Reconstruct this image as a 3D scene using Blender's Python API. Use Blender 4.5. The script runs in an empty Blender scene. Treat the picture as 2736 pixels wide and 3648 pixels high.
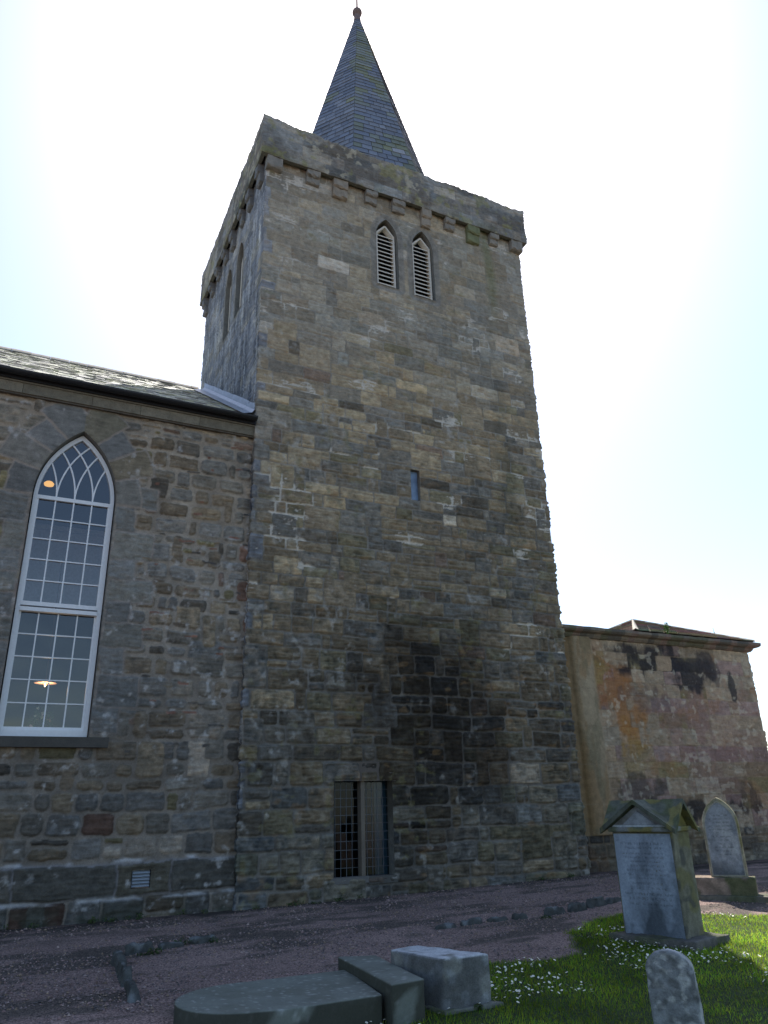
import bpy, bmesh, math, random
import numpy as np
from mathutils import Vector, Matrix, noise as mnoise
scene = bpy.context.scene
random.seed(7)
rad = math.radians
# ------------------------------------------------------------------ camera
cd = bpy.data.cameras.new('camera')
cam = bpy.data.objects.new('camera', cd)
scene.collection.objects.link(cam)
scene.camera = cam
cd.sensor_fit = 'VERTICAL'
cd.angle = rad(68.88)
cd.clip_end = 5000
X = np.array([3520., 544., 1612.73]); X /= np.linalg.norm(X)
Z = np.array([-113., -4053., 1612.73]); Z /= np.linalg.norm(Z)
Y = np.cross(Z, X)
M = np.array([X, Y, Z])
mw = Matrix.Identity(4)
for i in range(3):
    mw[i][0] = M[i, 0]; mw[i][1] = -M[i, 1]; mw[i][2] = -M[i, 2]
mw.translation = Vector((0, -12.45, 1.2))
cam.matrix_world = mw
# ------------------------------------------------------------------ sky, sun, exposure
SUN_EL, SUN_AZ = 52.6, 27.5          # azimuth from +Y towards +X
w = bpy.data.worlds.new('World'); scene.world = w; w.use_nodes = True
nt = w.node_tree
bg = nt.nodes['Background']
sky = nt.nodes.new('ShaderNodeTexSky'); sky.sky_type = 'NISHITA'
sky.sun_disc = False
sky.sun_elevation = rad(SUN_EL)
sky.sun_rotation = rad(SUN_AZ)
sky.air_density = 1.0; sky.dust_density = 1.2; sky.ozone_density = 2.0
nt.links.new(sky.outputs[0], bg.inputs[0])
bg.inputs[1].default_value = 0.15
sd = bpy.data.lights.new('sun', 'SUN'); so = bpy.data.objects.new('sun', sd)
scene.collection.objects.link(so)
sd.energy = 5.0; sd.angle = rad(0.5); sd.color = (1.0, 0.95, 0.87)
sv = Vector((math.sin(rad(SUN_AZ)) * math.cos(rad(SUN_EL)), math.cos(rad(SUN_AZ)) * math.cos(rad(SUN_EL)), math.sin(rad(SUN_EL))))
so.rotation_euler = sv.to_track_quat('Z', 'Y').to_euler()
so.location = (8, 10, 40)
scene.view_settings.view_transform = 'Standard'
scene.view_settings.look = 'None'
scene.view_settings.exposure = 0.62
scene.view_settings.gamma = 1.0

# ------------------------------------------------------------------ numpy noise
_T = {}
def vn(x, y, seed):
    if seed not in _T:
        _T[seed] = np.random.default_rng(seed).random((256, 256)).astype(np.float32)
    T = _T[seed]
    xi = np.floor(x).astype(np.int64); yi = np.floor(y).astype(np.int64)
    fx = x - xi; fy = y - yi
    fx = fx * fx * (3 - 2 * fx); fy = fy * fy * (3 - 2 * fy)
    a = T[xi & 255, yi & 255]; b = T[(xi + 1) & 255, yi & 255]
    c = T[xi & 255, (yi + 1) & 255]; d = T[(xi + 1) & 255, (yi + 1) & 255]
    return (a * (1 - fx) + b * fx) * (1 - fy) + (c * (1 - fx) + d * fx) * fy
def fbm(x, y, seed, octv=4, gain=0.5):
    s = 0; a = 1; t = 0
    for o in range(octv):
        s = s + a * vn(x * 2 ** o + 17.3 * o, y * 2 ** o + 5.1 * o, seed + o)
        t += a; a *= gain
    return s / t
def sstep(a, b, x):
    t = np.clip((x - a) / (b - a), 0, 1)
    return t * t * (3 - 2 * t)

# ------------------------------------------------------------------ object helpers
def link(o, parent=None):
    scene.collection.objects.link(o)
    if parent is not None: o.parent = parent
    return o
def tag(o, label=None, cat=None, group=None, kind=None):
    if label: o['label'] = label
    if cat: o['category'] = cat
    if group: o['group'] = group
    if kind: o['kind'] = kind
    return o
def empty(name, loc=(0, 0, 0), parent=None):
    o = bpy.data.objects.new(name, None); o.location = loc; o.empty_display_size = .2
    return link(o, parent)

class MB:
    """mesh collector with a colour per vertex"""
    def __init__(s): s.v = []; s.f = []; s.c = []; s.n = 0
    def add(s, v, f, col):
        v = np.asarray(v, float).reshape(-1, 3); k = len(v)
        col = np.asarray(col, float)
        if col.ndim == 1: col = np.tile(col, (k, 1))
        f = np.asarray(f, np.int64) + s.n
        s.v.append(v); s.c.append(col); s.f.append(f); s.n += k
    def quadstrip(s, A, B, col, closed=False):
        n = len(A); v = np.concatenate([A, B]); f = []
        for i in range(n if closed else n - 1):
            j = (i + 1) % n; f.append((i, j, n + j, n + i))
        s.add(v, f, col)
    def box(s, lo, hi, col=(.3, .3, .3)):
        x0, y0, z0 = lo; x1, y1, z1 = hi
        v = [(x0, y0, z0), (x1, y0, z0), (x1, y1, z0), (x0, y1, z0), (x0, y0, z1), (x1, y0, z1), (x1, y1, z1), (x0, y1, z1)]
        s.add(v, [(0, 3, 2, 1), (4, 5, 6, 7), (0, 1, 5, 4), (1, 2, 6, 5), (2, 3, 7, 6), (3, 0, 4, 7)], col)
    def prism(s, pts, y0, y1, col):
        """pts (x,z) counter-clockwise seen from -Y, extruded y0 (front) to y1"""
        n = len(pts); F = [(p[0], y0, p[1]) for p in pts]; B = [(p[0], y1, p[1]) for p in pts]
        s.tri = True
        cx = sum(p[0] for p in pts) / n; cz = sum(p[1] for p in pts) / n
        v = F + B + [(cx, y0, cz), (cx, y1, cz)]
        f = []
        for i in range(n):
            j = (i + 1) % n
            f.append((i, n + i, n + j, j))
        s.add(v, f, col)
        s.add(F + [(cx, y0, cz)], [(i, (i + 1) % n, n) for i in range(n)], col)
        s.add(B + [(cx, y1, cz)], [((i + 1) % n, i, n) for i in range(n)], col)
    def bar(s, P, wd, y0, y1, col):
        """flat bar of width wd following polyline P in the x-z plane"""
        P = np.asarray(P, float); T = np.gradient(P, axis=0); T /= np.linalg.norm(T, axis=1)[:, None]
        N = np.stack([-T[:, 1], T[:, 0]], 1) * wd / 2
        a = P + N; b = P - N; n = len(P)
        def at(q, y): return np.stack([q[:, 0], np.full(n, y), q[:, 1]], 1)
        v = np.concatenate([at(a, y0), at(b, y0), at(b, y1), at(a, y1)])
        f = []
        for i in range(n - 1):
            for k in range(4):
                k2 = (k + 1) % 4
                f.append((k * n + i, k * n + i + 1, k2 * n + i + 1, k2 * n + i))
        f.append((0, n, 2 * n, 3 * n)); f.append((n - 1, 4 * n - 1, 3 * n - 1, 2 * n - 1))
        s.add(v, f, col)
    def build(s, name, mat, parent=None, smooth=False):
        V = np.concatenate(s.v); Cc = np.concatenate(s.c)
        me = bpy.data.meshes.new(name)
        tot = []; idx = []
        for f in s.f:
            tot.append(np.full(len(f), f.shape[1])); idx.append(f.reshape(-1))
        tot = np.concatenate(tot); idx = np.concatenate(idx)
        me.vertices.add(len(V)); me.vertices.foreach_set('co', V.reshape(-1).astype(np.float32))
        me.loops.add(len(idx)); me.loops.foreach_set('vertex_index', idx.astype(np.int32))
        me.polygons.add(len(tot))
        st = np.concatenate([[0], np.cumsum(tot)[:-1]])
        me.polygons.foreach_set('loop_start', st.astype(np.int32))
        me.polygons.foreach_set('loop_total', tot.astype(np.int32))
        me.update(calc_edges=True)
        me.polygons.foreach_set('use_smooth', np.full(len(tot), smooth))
        at = me.color_attributes.new('Col', 'FLOAT_COLOR', 'POINT')
        c4 = np.ones((len(V), 4), np.float32); c4[:, :3] = Cc
        at.data.foreach_set('color', c4.reshape(-1))
        me.materials.append(mat)
        me.validate()
        return link(bpy.data.objects.new(name, me), parent)

# ------------------------------------------------------------------ materials
def nodes(name):
    m = bpy.data.materials.new(name); m.use_nodes = True
    t = m.node_tree; b = t.nodes['Principled BSDF']
    return m, t, b
def N(t, k, **kw):
    n = t.nodes.new(k)
    for a, b in kw.items():
        if a in n.inputs: n.inputs[a].default_value = b
        else: setattr(n, a, b)
    return n
def colmat(name, rough=.9, var=.35, s1=9., s2=70., bump=.35, bs=60., spec=.25, dist=.01, gain=1.):
    """surface colour from the mesh's own Col attribute, broken by 3-D noise, with bump"""
    m, t, b = nodes(name); L = t.links.new
    a = N(t, 'ShaderNodeAttribute'); a.attribute_name = 'Col'
    tc = N(t, 'ShaderNodeTexCoord')
    n1 = N(t, 'ShaderNodeTexNoise', Scale=s1, Detail=5., Roughness=.6); L(tc.outputs['Object'], n1.inputs['Vector'])
    n2 = N(t, 'ShaderNodeTexNoise', Scale=s2, Detail=3., Roughness=.7); L(tc.outputs['Object'], n2.inputs['Vector'])
    ad = N(t, 'ShaderNodeMath', operation='ADD'); L(n1.outputs['Fac'], ad.inputs[0]); L(n2.outputs['Fac'], ad.inputs[1])
    mr = N(t, 'ShaderNodeMapRange'); L(ad.outputs[0], mr.inputs['Value'])
    mr.inputs['From Min'].default_value = .65; mr.inputs['From Max'].default_value = 1.35
    mr.inputs['To Min'].default_value = gain * (1 - var); mr.inputs['To Max'].default_value = gain * (1 + var)
    vm = N(t, 'ShaderNodeVectorMath', operation='SCALE'); L(a.outputs['Color'], vm.inputs[0]); L(mr.outputs[0], vm.inputs['Scale'])
    L(vm.outputs[0], b.inputs['Base Color'])
    b.inputs['Roughness'].default_value = rough
    b.inputs['Specular IOR Level'].default_value = spec
    n3 = N(t, 'ShaderNodeTexNoise', Scale=bs, Detail=6., Roughness=.7); L(tc.outputs['Object'], n3.inputs['Vector'])
    bp = N(t, 'ShaderNodeBump', Strength=bump, Distance=dist); L(n3.outputs['Fac'], bp.inputs['Height'])
    L(bp.outputs[0], b.inputs['Normal'])
    return m
def plain(name, col, rough=.6, metal=0., spec=.4, var=.12, sc=20.):
    m, t, b = nodes(name); L = t.links.new
    tc = N(t, 'ShaderNodeTexCoord')
    n1 = N(t, 'ShaderNodeTexNoise', Scale=sc, Detail=5., Roughness=.6); L(tc.outputs['Object'], n1.inputs['Vector'])
    cr = N(t, 'ShaderNodeValToRGB'); L(n1.outputs['Fac'], cr.inputs[0])
    cr.color_ramp.elements[0].position = .3; cr.color_ramp.elements[1].position = .7
    cr.color_ramp.elements[0].color = (*[c * (1 - var) for c in col], 1)
    cr.color_ramp.elements[1].color = (*[min(1, c * (1 + var)) for c in col], 1)
    L(cr.outputs[0], b.inputs['Base Color'])
    b.inputs['Roughness'].default_value = rough; b.inputs['Metallic'].default_value = metal
    b.inputs['Specular IOR Level'].default_value = spec
    return m
masonry = colmat('masonry', gain=1.45, bump=.65, dist=.018, bs=35.)
dressed = colmat('dressed_stone', var=.25, s1=6., bump=.5, bs=40., gain=1.45)
slate = colmat('slate', rough=.5, var=.25, s1=14., bump=.3, spec=.45, gain=1.4)
rslate = colmat('roof_slate', rough=.62, var=.3, s1=14., bump=.3, spec=1., gain=1.5)
gravem = colmat('weathered_stone', var=.4, s1=14., s2=90., bump=.6, bs=50., gain=1.4)
ledgem = colmat('smooth_stone', var=.15, s1=8., s2=60., bump=.2, bs=60., gain=1.3)
white = plain('white_paint', (.74, .76, .76), .45, var=.05)
cream = plain('cream_paint', (.74, .70, .60), .6, var=.1)
lead = plain('lead_sheet', (.33, .36, .40), .45, .3, var=.2, sc=8.)
leadcame = plain('lead_came', (.10, .12, .14), .5, var=.3)
gutm = plain('black_gutter', (.018, .02, .024), .45)
dark = plain('dark_interior', (.02, .02, .022), .9)
inter = plain('interior_plaster', (.10, .11, .13), .9)
panelm = plain('gallery_paint', (.8, .8, .82), .7)
ironm = plain('iron', (.12, .07, .06), .6, .4)
def glassmat(name, tint=(.85, .9, .95), base=.06, rough=.02, wav=.0, k=1.3):
    m = bpy.data.materials.new(name); m.use_nodes = True; t = m.node_tree; L = t.links.new
    for n in list(t.nodes):
        if n.type == 'BSDF_PRINCIPLED': t.nodes.remove(n)
    o = [n for n in t.nodes if n.type == 'OUTPUT_MATERIAL'][0]
    fr = N(t, 'ShaderNodeFresnel', IOR=1.5)
    tr = N(t, 'ShaderNodeBsdfTransparent', Color=(*tint, 1))
    gl = N(t, 'ShaderNodeBsdfGlossy', Roughness=rough, Color=(1, 1, 1, 1))
    mx = N(t, 'ShaderNodeMixShader'); mul = N(t, 'ShaderNodeMath', operation='MULTIPLY_ADD')
    L(fr.outputs[0], mul.inputs[0]); mul.inputs[1].default_value = k; mul.inputs[2].default_value = base
    L(mul.outputs[0], mx.inputs[0]); L(tr.outputs[0], mx.inputs[1]); L(gl.outputs[0], mx.inputs[2])
    if wav:
        tc = N(t, 'ShaderNodeTexCoord'); n = N(t, 'ShaderNodeTexNoise', Scale=2.2, Detail=1.)
        L(tc.outputs['Object'], n.inputs['Vector'])
        b = N(t, 'ShaderNodeBump', Strength=wav, Distance=.02); L(n.outputs['Fac'], b.inputs['Height'])
        L(b.outputs[0], gl.inputs['Normal'])
    L(mx.outputs[0], o.inputs['Surface'])
    return m
glass = glassmat('window_glass', wav=.15)
leadglass = glassmat('leaded_glass', (.12, .15, .16), .0, .06, 0., .45)
leadglass2 = glassmat('leaded_glass_pale', (.3, .4, .45), .02, .12, 0., .35)
lowglass = glassmat('lower_window_glass', base=.04, wav=.35, k=1.05)
blueglass = glassmat('slit_glass', (.2, .25, .3), .5, .25, .5)

# ------------------------------------------------------------------ ground shape
def Gz(x, y):
    x = np.asarray(x, float); y = np.asarray(y, float)
    zw = -.18 + .11 * np.clip((x - 3) / 7, 0, 1)
    return zw + .035 * np.clip(y, -14, 0)
LAWN = np.array([(3.0, -4.72), (3.6, -4.55), (4.9, -4.82), (5.5, -5.0), (5.95, -4.9), (6.5, -4.1), (7.1, -3.65), (7.9, -3.35), (8.4, -3.6), (8.85, -4.1),
                 (9.4, -4.55), (10.6, -4.9), (14, -5.6), (40, -9), (40, -30), (1.2, -30), (1.8, -6.5), (2.4, -6.2), (3.0, -5.9), (2.9, -4.95), (2.3, -4.9), (2.25, -4.82)])
def polysdf(px, py, poly):
    """signed distance (negative inside) and nearest point"""
    px = np.asarray(px, float); py = np.asarray(py, float)
    best = np.full(px.shape, 1e9); nx = np.zeros(px.shape); ny = np.zeros(px.shape); ins = np.zeros(px.shape, bool)
    n = len(poly)
    for i in range(n):
        ax, ay = poly[i]; bx, by = poly[(i + 1) % n]
        ex, ey = bx - ax, by - ay
        t = np.clip(((px - ax) * ex + (py - ay) * ey) / (ex * ex + ey * ey + 1e-12), 0, 1)
        qx = ax + t * ex; qy = ay + t * ey
        d = (px - qx) ** 2 + (py - qy) ** 2
        k = d < best; best = np.where(k, d, best); nx = np.where(k, qx, nx); ny = np.where(k, qy, ny)
        c = (ay > py) != (by > py)
        with np.errstate(divide='ignore', invalid='ignore'):
            c &= px < (bx - ax) * (py - ay) / (by - ay if by != ay else 1e-9) + ax
        ins ^= c
    return np.where(ins, -np.sqrt(best), np.sqrt(best)), nx, ny

# ------------------------------------------------------------------ masonry painter
class Wall:
    def __init__(s, S, Zv, seed, warp=.02, mortar=(.2, .19, .17), mvar=.3, rel=1.):
        s.rel = rel
        s.sv = S; s.zv = Zv; s.S, s.Z = np.meshgrid(S, Zv); s.seed = seed
        s.rng = random.Random(seed)
        s.Sw = s.S + warp * 2 * (fbm(s.S * 3, s.Z * 3, seed, 3) - .5) + warp * .8 * (fbm(s.S * 14, s.Z * 14, seed + 5, 2) - .5)
        s.Zw = s.Z + warp * 2.4 * (fbm(s.S * 1.2 + 9, s.Z * 1.6, seed + 10, 3) - .5) + warp * .8 * (fbm(s.S * 14, s.Z * 14, seed + 15, 2) - .5)
        s.bed = fbm(s.S * 5, s.Z * 38, seed + 20, 3); s.blot = fbm(s.S * 9, s.Z * 9, seed + 25, 4)
        s.fine = fbm(s.S * 30, s.Z * 30, seed + 30, 3)
        s.H = -.004 + .010 * (s.fine - .5); s.R = np.full(s.S.shape, .5)
        mv = 1 + mvar * 2 * (fbm(s.S * 2.2, s.Z * 2.2, seed + 35, 4) - .5)
        s.C = np.array(mortar)[None, None, :] * mv[..., None]
    def stamp(s, x0, z0, x1, z1, r, col, prot, soft=.02, tex=.3, clear=0., mortar=None):
        m = .12
        i0, i1 = np.searchsorted(s.sv, [x0 - m, x1 + m]); j0, j1 = np.searchsorted(s.zv, [z0 - m, z1 + m])
        if i1 <= i0 or j1 <= j0: return
        w = (slice(j0, j1), slice(i0, i1))
        cx, cz = (x0 + x1) / 2, (z0 + z1) / 2; hx, hz = (x1 - x0) / 2, (z1 - z0) / 2
        r = min(r, hx * .9, hz * .9)
        sk = s.rng.uniform(-.03, .03)
        U = s.Sw[w] - cx; V = s.Zw[w] - cz + U * sk
        qx = np.abs(U) - hx + r; qz = np.abs(V) - hz + r
        d = np.hypot(np.maximum(qx, 0), np.maximum(qz, 0)) + np.minimum(np.maximum(qx, qz), 0) - r
        if clear:
            k = sstep(clear, 0, d)
            s.H[w] = s.H[w] * (1 - k) + (-.004) * k
            if mortar is not None: s.C[w] = s.C[w] * (1 - k[..., None]) + np.array(mortar) * k[..., None]
        k = sstep(0, soft, -d); kc = sstep(-.004, .008, -d)
        tx, tz = s.rng.uniform(-.03, .03), s.rng.uniform(-.04, .04)
        h = prot + U * tx + V * tz + s.rel * (.030 * (s.blot[w] - .5) + .030 * (s.bed[w] - .5) + .014 * (s.fine[w] - .5))
        s.R[w] = np.where(k > .3, s.rng.random(), s.R[w])
        s.H[w] = s.H[w] * (1 - k) + h * k
        g = 1 + tex * 2 * (s.blot[w] - .5) + tex * 1.6 * (s.bed[w] - .5) + tex * (s.fine[w] - .5)
        ph = s.rng.uniform(0, 50)
        hue = s.rng.uniform(-.2, .2) * (s.blot[w] - .5)
        c = np.array(col)[None, None, :] * g[..., None] * (1 + hue[..., None] * np.array([1., 0, -1.]))
        s.C[w] = s.C[w] * (1 - kc[..., None]) + c * kc[..., None]
    def courses(s, s0, s1, z0, z1, hr, wr, joint, r, colf, prot=.01, split=.12, jump=.05, soft=.02, tex=.3, off=0.):
        rng = s.rng; rows = []; z = z0
        while z < z1 - hr[0] * .5:
            h = rng.uniform(*hr)
            if z + h > z1 - hr[0] * .6: h = z1 - z
            row = []; x = s0 - rng.uniform(0, wr[0])
            while x < s1:
                wd = min(rng.uniform(*wr), 3.2 * h) if rng.random() > .15 else rng.uniform(wr[0] * .6, wr[0])
                row.append([x, z, x + wd, z + h]); x += wd
            rows.append(row); z += h
        late = []
        for i, row in enumerate(rows):
            for b in row:
                x0, za, x1, zb = b; h = zb - za; q = rng.random()
                if q < split and h > hr[0] * 1.15:
                    zm = za + h * rng.uniform(.35, .65)
                    parts = [(x0, za, x1, zm), (x0, zm, x1, zb)]
                    if rng.random() < .4:
                        xm = x0 + (x1 - x0) * rng.uniform(.35, .65); parts = [(x0, za, xm, zm), (xm, za, x1, zm), (x0, zm, x1, zb)]
                elif q < split + jump and i + 1 < len(rows):
                    h2 = rows[i + 1][0][3] - rows[i + 1][0][1]
                    late.append((x0, za, x1, zb + h2 * rng.choice([.5, 1.]))); continue
                else: parts = [(x0, za, x1, zb)]
                for p in parts: s.one(p, joint, r, colf, prot, soft, tex)
        for p in late: s.one(p, joint, r, colf, prot, soft, tex, clear=joint * 1.2)
    def one(s, p, joint, r, colf, prot, soft, tex, clear=0.):
        rng = s.rng; j = joint * rng.uniform(.6, 1.4) / 2
        res = colf((p[0] + p[2]) / 2, (p[1] + p[3]) / 2, rng)
        if res is None: return
        s.stamp(p[0] + j, p[1] + j, p[2] - j, p[3] - j, r * rng.uniform(.5, 1.6), res, prot * rng.uniform(.3, 1.7), soft, tex, clear)
    def mul(s, mask, col):
        """stain or painted light: mixes towards Col*col by mask"""
        k = mask[..., None]
        s.C = s.C * (1 - k) + s.C * np.array(col) * k
    def mix(s, mask, col):
        k = mask[..., None]; s.C = s.C * (1 - k) + np.array(col) * k
    def mesh(s, mb, path, openings=()):
        """path: [(s, x, y)], outward = right of travel"""
        P = np.array(path, float); S = s.S.copy(); Zg = s.Z.copy(); H = s.H.copy()
        res = max(s.sv[1] - s.sv[0], s.zv[1] - s.zv[0])
        near = []
        for poly in openings:
            poly = np.array(poly); mn = poly.min(0) - .2; mx = poly.max(0) + .2
            i0, i1 = np.searchsorted(s.sv, [mn[0], mx[0]]); j0, j1 = np.searchsorted(s.zv, [mn[1], mx[1]])
            w = (slice(j0, j1), slice(i0, i1))
            d, qx, qy = polysdf(S[w], Zg[w], poly)
            k = np.abs(d) < res * .62
            S[w] = np.where(k, qx, S[w]); Zg[w] = np.where(k, qy, Zg[w])
            H[w] = H[w] * sstep(.0, .05, np.abs(d))
            near.append(poly)
        x = np.interp(S, P[:, 0], P[:, 1]); y = np.interp(S, P[:, 0], P[:, 2])
        nrm = []
        for i in range(len(P) - 1):
            t = P[i + 1, 1:] - P[i, 1:]; t /= np.linalg.norm(t); nrm.append((t[1], -t[0]))
        nrm = np.array(nrm)
        seg = np.clip(np.searchsorted(P[:, 0], S, side='right') - 1, 0, len(nrm) - 1)
        nx = nrm[seg, 0].copy(); ny = nrm[seg, 1].copy()
        for i in range(1, len(P) - 1):
            k = np.abs(S - P[i, 0]) < 1e-4
            nx[k] = nrm[i - 1, 0] + nrm[i, 0]; ny[k] = nrm[i - 1, 1] + nrm[i, 1]
        V = np.stack([x + nx * H, y + ny * H, Zg], -1).reshape(-1, 3)
        nz, ns = S.shape; id = np.arange(nz * ns).reshape(nz, ns)
        a = id[:-1, :-1]; b = id[:-1, 1:]; c = id[1:, 1:]; dd = id[1:, :-1]
        F = np.stack([a, b, c, dd], -1).reshape(-1, 4)
        keep = np.ones(len(F), bool)
        cs = (S[:-1, :-1] + S[:-1, 1:] + S[1:, 1:] + S[1:, :-1]).reshape(-1) / 4
        cz = (Zg[:-1, :-1] + Zg[:-1, 1:] + Zg[1:, 1:] + Zg[1:, :-1]).reshape(-1) / 4
        for poly in near:
            mn = poly.min(0); mx = poly.max(0)
            k = np.where((cs > mn[0]) & (cs < mx[0]) & (cz > mn[1]) & (cz < mx[1]))[0]
            d, _, _ = polysdf(cs[k], cz[k], poly); keep[k[d < 0]] = False
        mb.add(V, F[keep], np.clip(s.C, .004, .8).reshape(-1, 3))
def pick(rng, pal):
    t = rng.random() * sum(p[0] for p in pal)
    for p in pal:
        t -= p[0]
        if t <= 0: break
    g = rng.uniform(.76, 1.26)
    return [c * g for c in p[1]]
def arch(xl, xr, zb, zs, za, n=14):
    """pointed arch outline, counter-clockwise from bottom left"""
    w_ = xr - xl; xc = (xl + xr) / 2; h = za - zs; r = (h * h + w_ * w_ / 4) / w_
    cL = xr - r; cR = xl + r
    a1 = math.atan2(h, xc - cL)
    pts = [(xl, zb), (xr, zb)]
    for i in range(n + 1):
        a = a1 * i / n; pts.append((cL + r * math.cos(a), zs + r * math.sin(a)))
    for i in range(1, n + 1):
        a = a1 * (1 - i / n); pts.append((cR - r * math.cos(a), zs + r * math.sin(a)))
    return pts, r
def reveal(mb, poly, y0, y1, col):
    A = np.array([(p[0], y0, p[1]) for p in poly]); B = np.array([(p[0], y1, p[1]) for p in poly])
    mb.quadstrip(A, B, col, closed=True)

# ================================================================== GROUND
def build_ground():
    xs = np.concatenate([[-3000, -400, -80, -30], np.arange(-14, 24.01, .07), [40, 100, 500, 3000]])
    ys = np.concatenate([[-3000, -400, -80, -30], np.arange(-15, 9.01, .07), [20, 60, 400, 3000]])
    Xg, Yg = np.meshgrid(xs, ys)
    Zg = Gz(Xg, Yg) + .02 * (fbm(Xg * .8, Yg * .8, 3, 4) - .5) + .014 * (fbm(Xg * 5, Yg * 5, 4, 3) - .5)
    d, _, _ = polysdf(Xg, Yg, LAWN)
    d = d + .34 * (fbm(Xg * 3, Yg * 3, 8, 4) - .5)
    k = sstep(.02, -.06, d)
    grav = np.array((.225, .160, .140)); soil = np.array((.03, .045, .014))
    n = fbm(Xg * 1.3, Yg * 1.3, 12, 4)
    g = grav * (.72 + .6 * n)[..., None]
    # dirt shown along the wall foot and in drifts
    dm = np.maximum(sstep(.54, .64, fbm(Xg * .9, Yg * 3.2, 15, 4)), sstep(.5, .62, fbm(Xg * 2, Yg * 6, 16, 4)) * sstep(-1.9, -.3, Yg)) * .75
    g = g * (1 - dm[..., None]) + np.array((.06, .055, .045)) * dm[..., None]
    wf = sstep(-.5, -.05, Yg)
    g = g * (1 - .5 * wf[..., None])  # ground colour evenly darker towards the wall foot
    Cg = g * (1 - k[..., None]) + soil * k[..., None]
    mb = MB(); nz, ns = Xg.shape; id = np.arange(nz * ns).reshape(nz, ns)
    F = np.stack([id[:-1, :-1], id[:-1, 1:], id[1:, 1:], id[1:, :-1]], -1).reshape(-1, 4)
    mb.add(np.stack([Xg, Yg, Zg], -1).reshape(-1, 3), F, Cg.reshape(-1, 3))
    m, t, b = nodes('gravel_ground'); L = t.links.new
    a = N(t, 'ShaderNodeAttribute'); a.attribute_name = 'Col'
    tc = N(t, 'ShaderNodeTexCoord')
    vo = N(t, 'ShaderNodeTexVoronoi', Scale=75.); L(tc.outputs['Object'], vo.inputs['Vector'])
    hsv = N(t, 'ShaderNodeSeparateColor'); L(vo.outputs['Color'], hsv.inputs[0])
    mr = N(t, 'ShaderNodeMapRange'); L(hsv.outputs[0], mr.inputs['Value']); mr.inputs['To Min'].default_value = .45; mr.inputs['To Max'].default_value = 1.7
    vm = N(t, 'ShaderNodeVectorMath', operation='SCALE'); L(a.outputs['Color'], vm.inputs[0]); L(mr.outputs[0], vm.inputs['Scale'])
    L(vm.outputs[0], b.inputs['Base Color']); b.inputs['Roughness'].default_value = .9; b.inputs['Specular IOR Level'].default_value = .2
    bp = N(t, 'ShaderNodeBump', Strength=.7, Distance=.012); bp.invert = True
    L(vo.outputs['Distance'], bp.inputs['Height']); L(bp.outputs[0], b.inputs['Normal'])
    o = mb.build('ground', m, smooth=True); tag(o, kind='structure')
build_ground()

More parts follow.
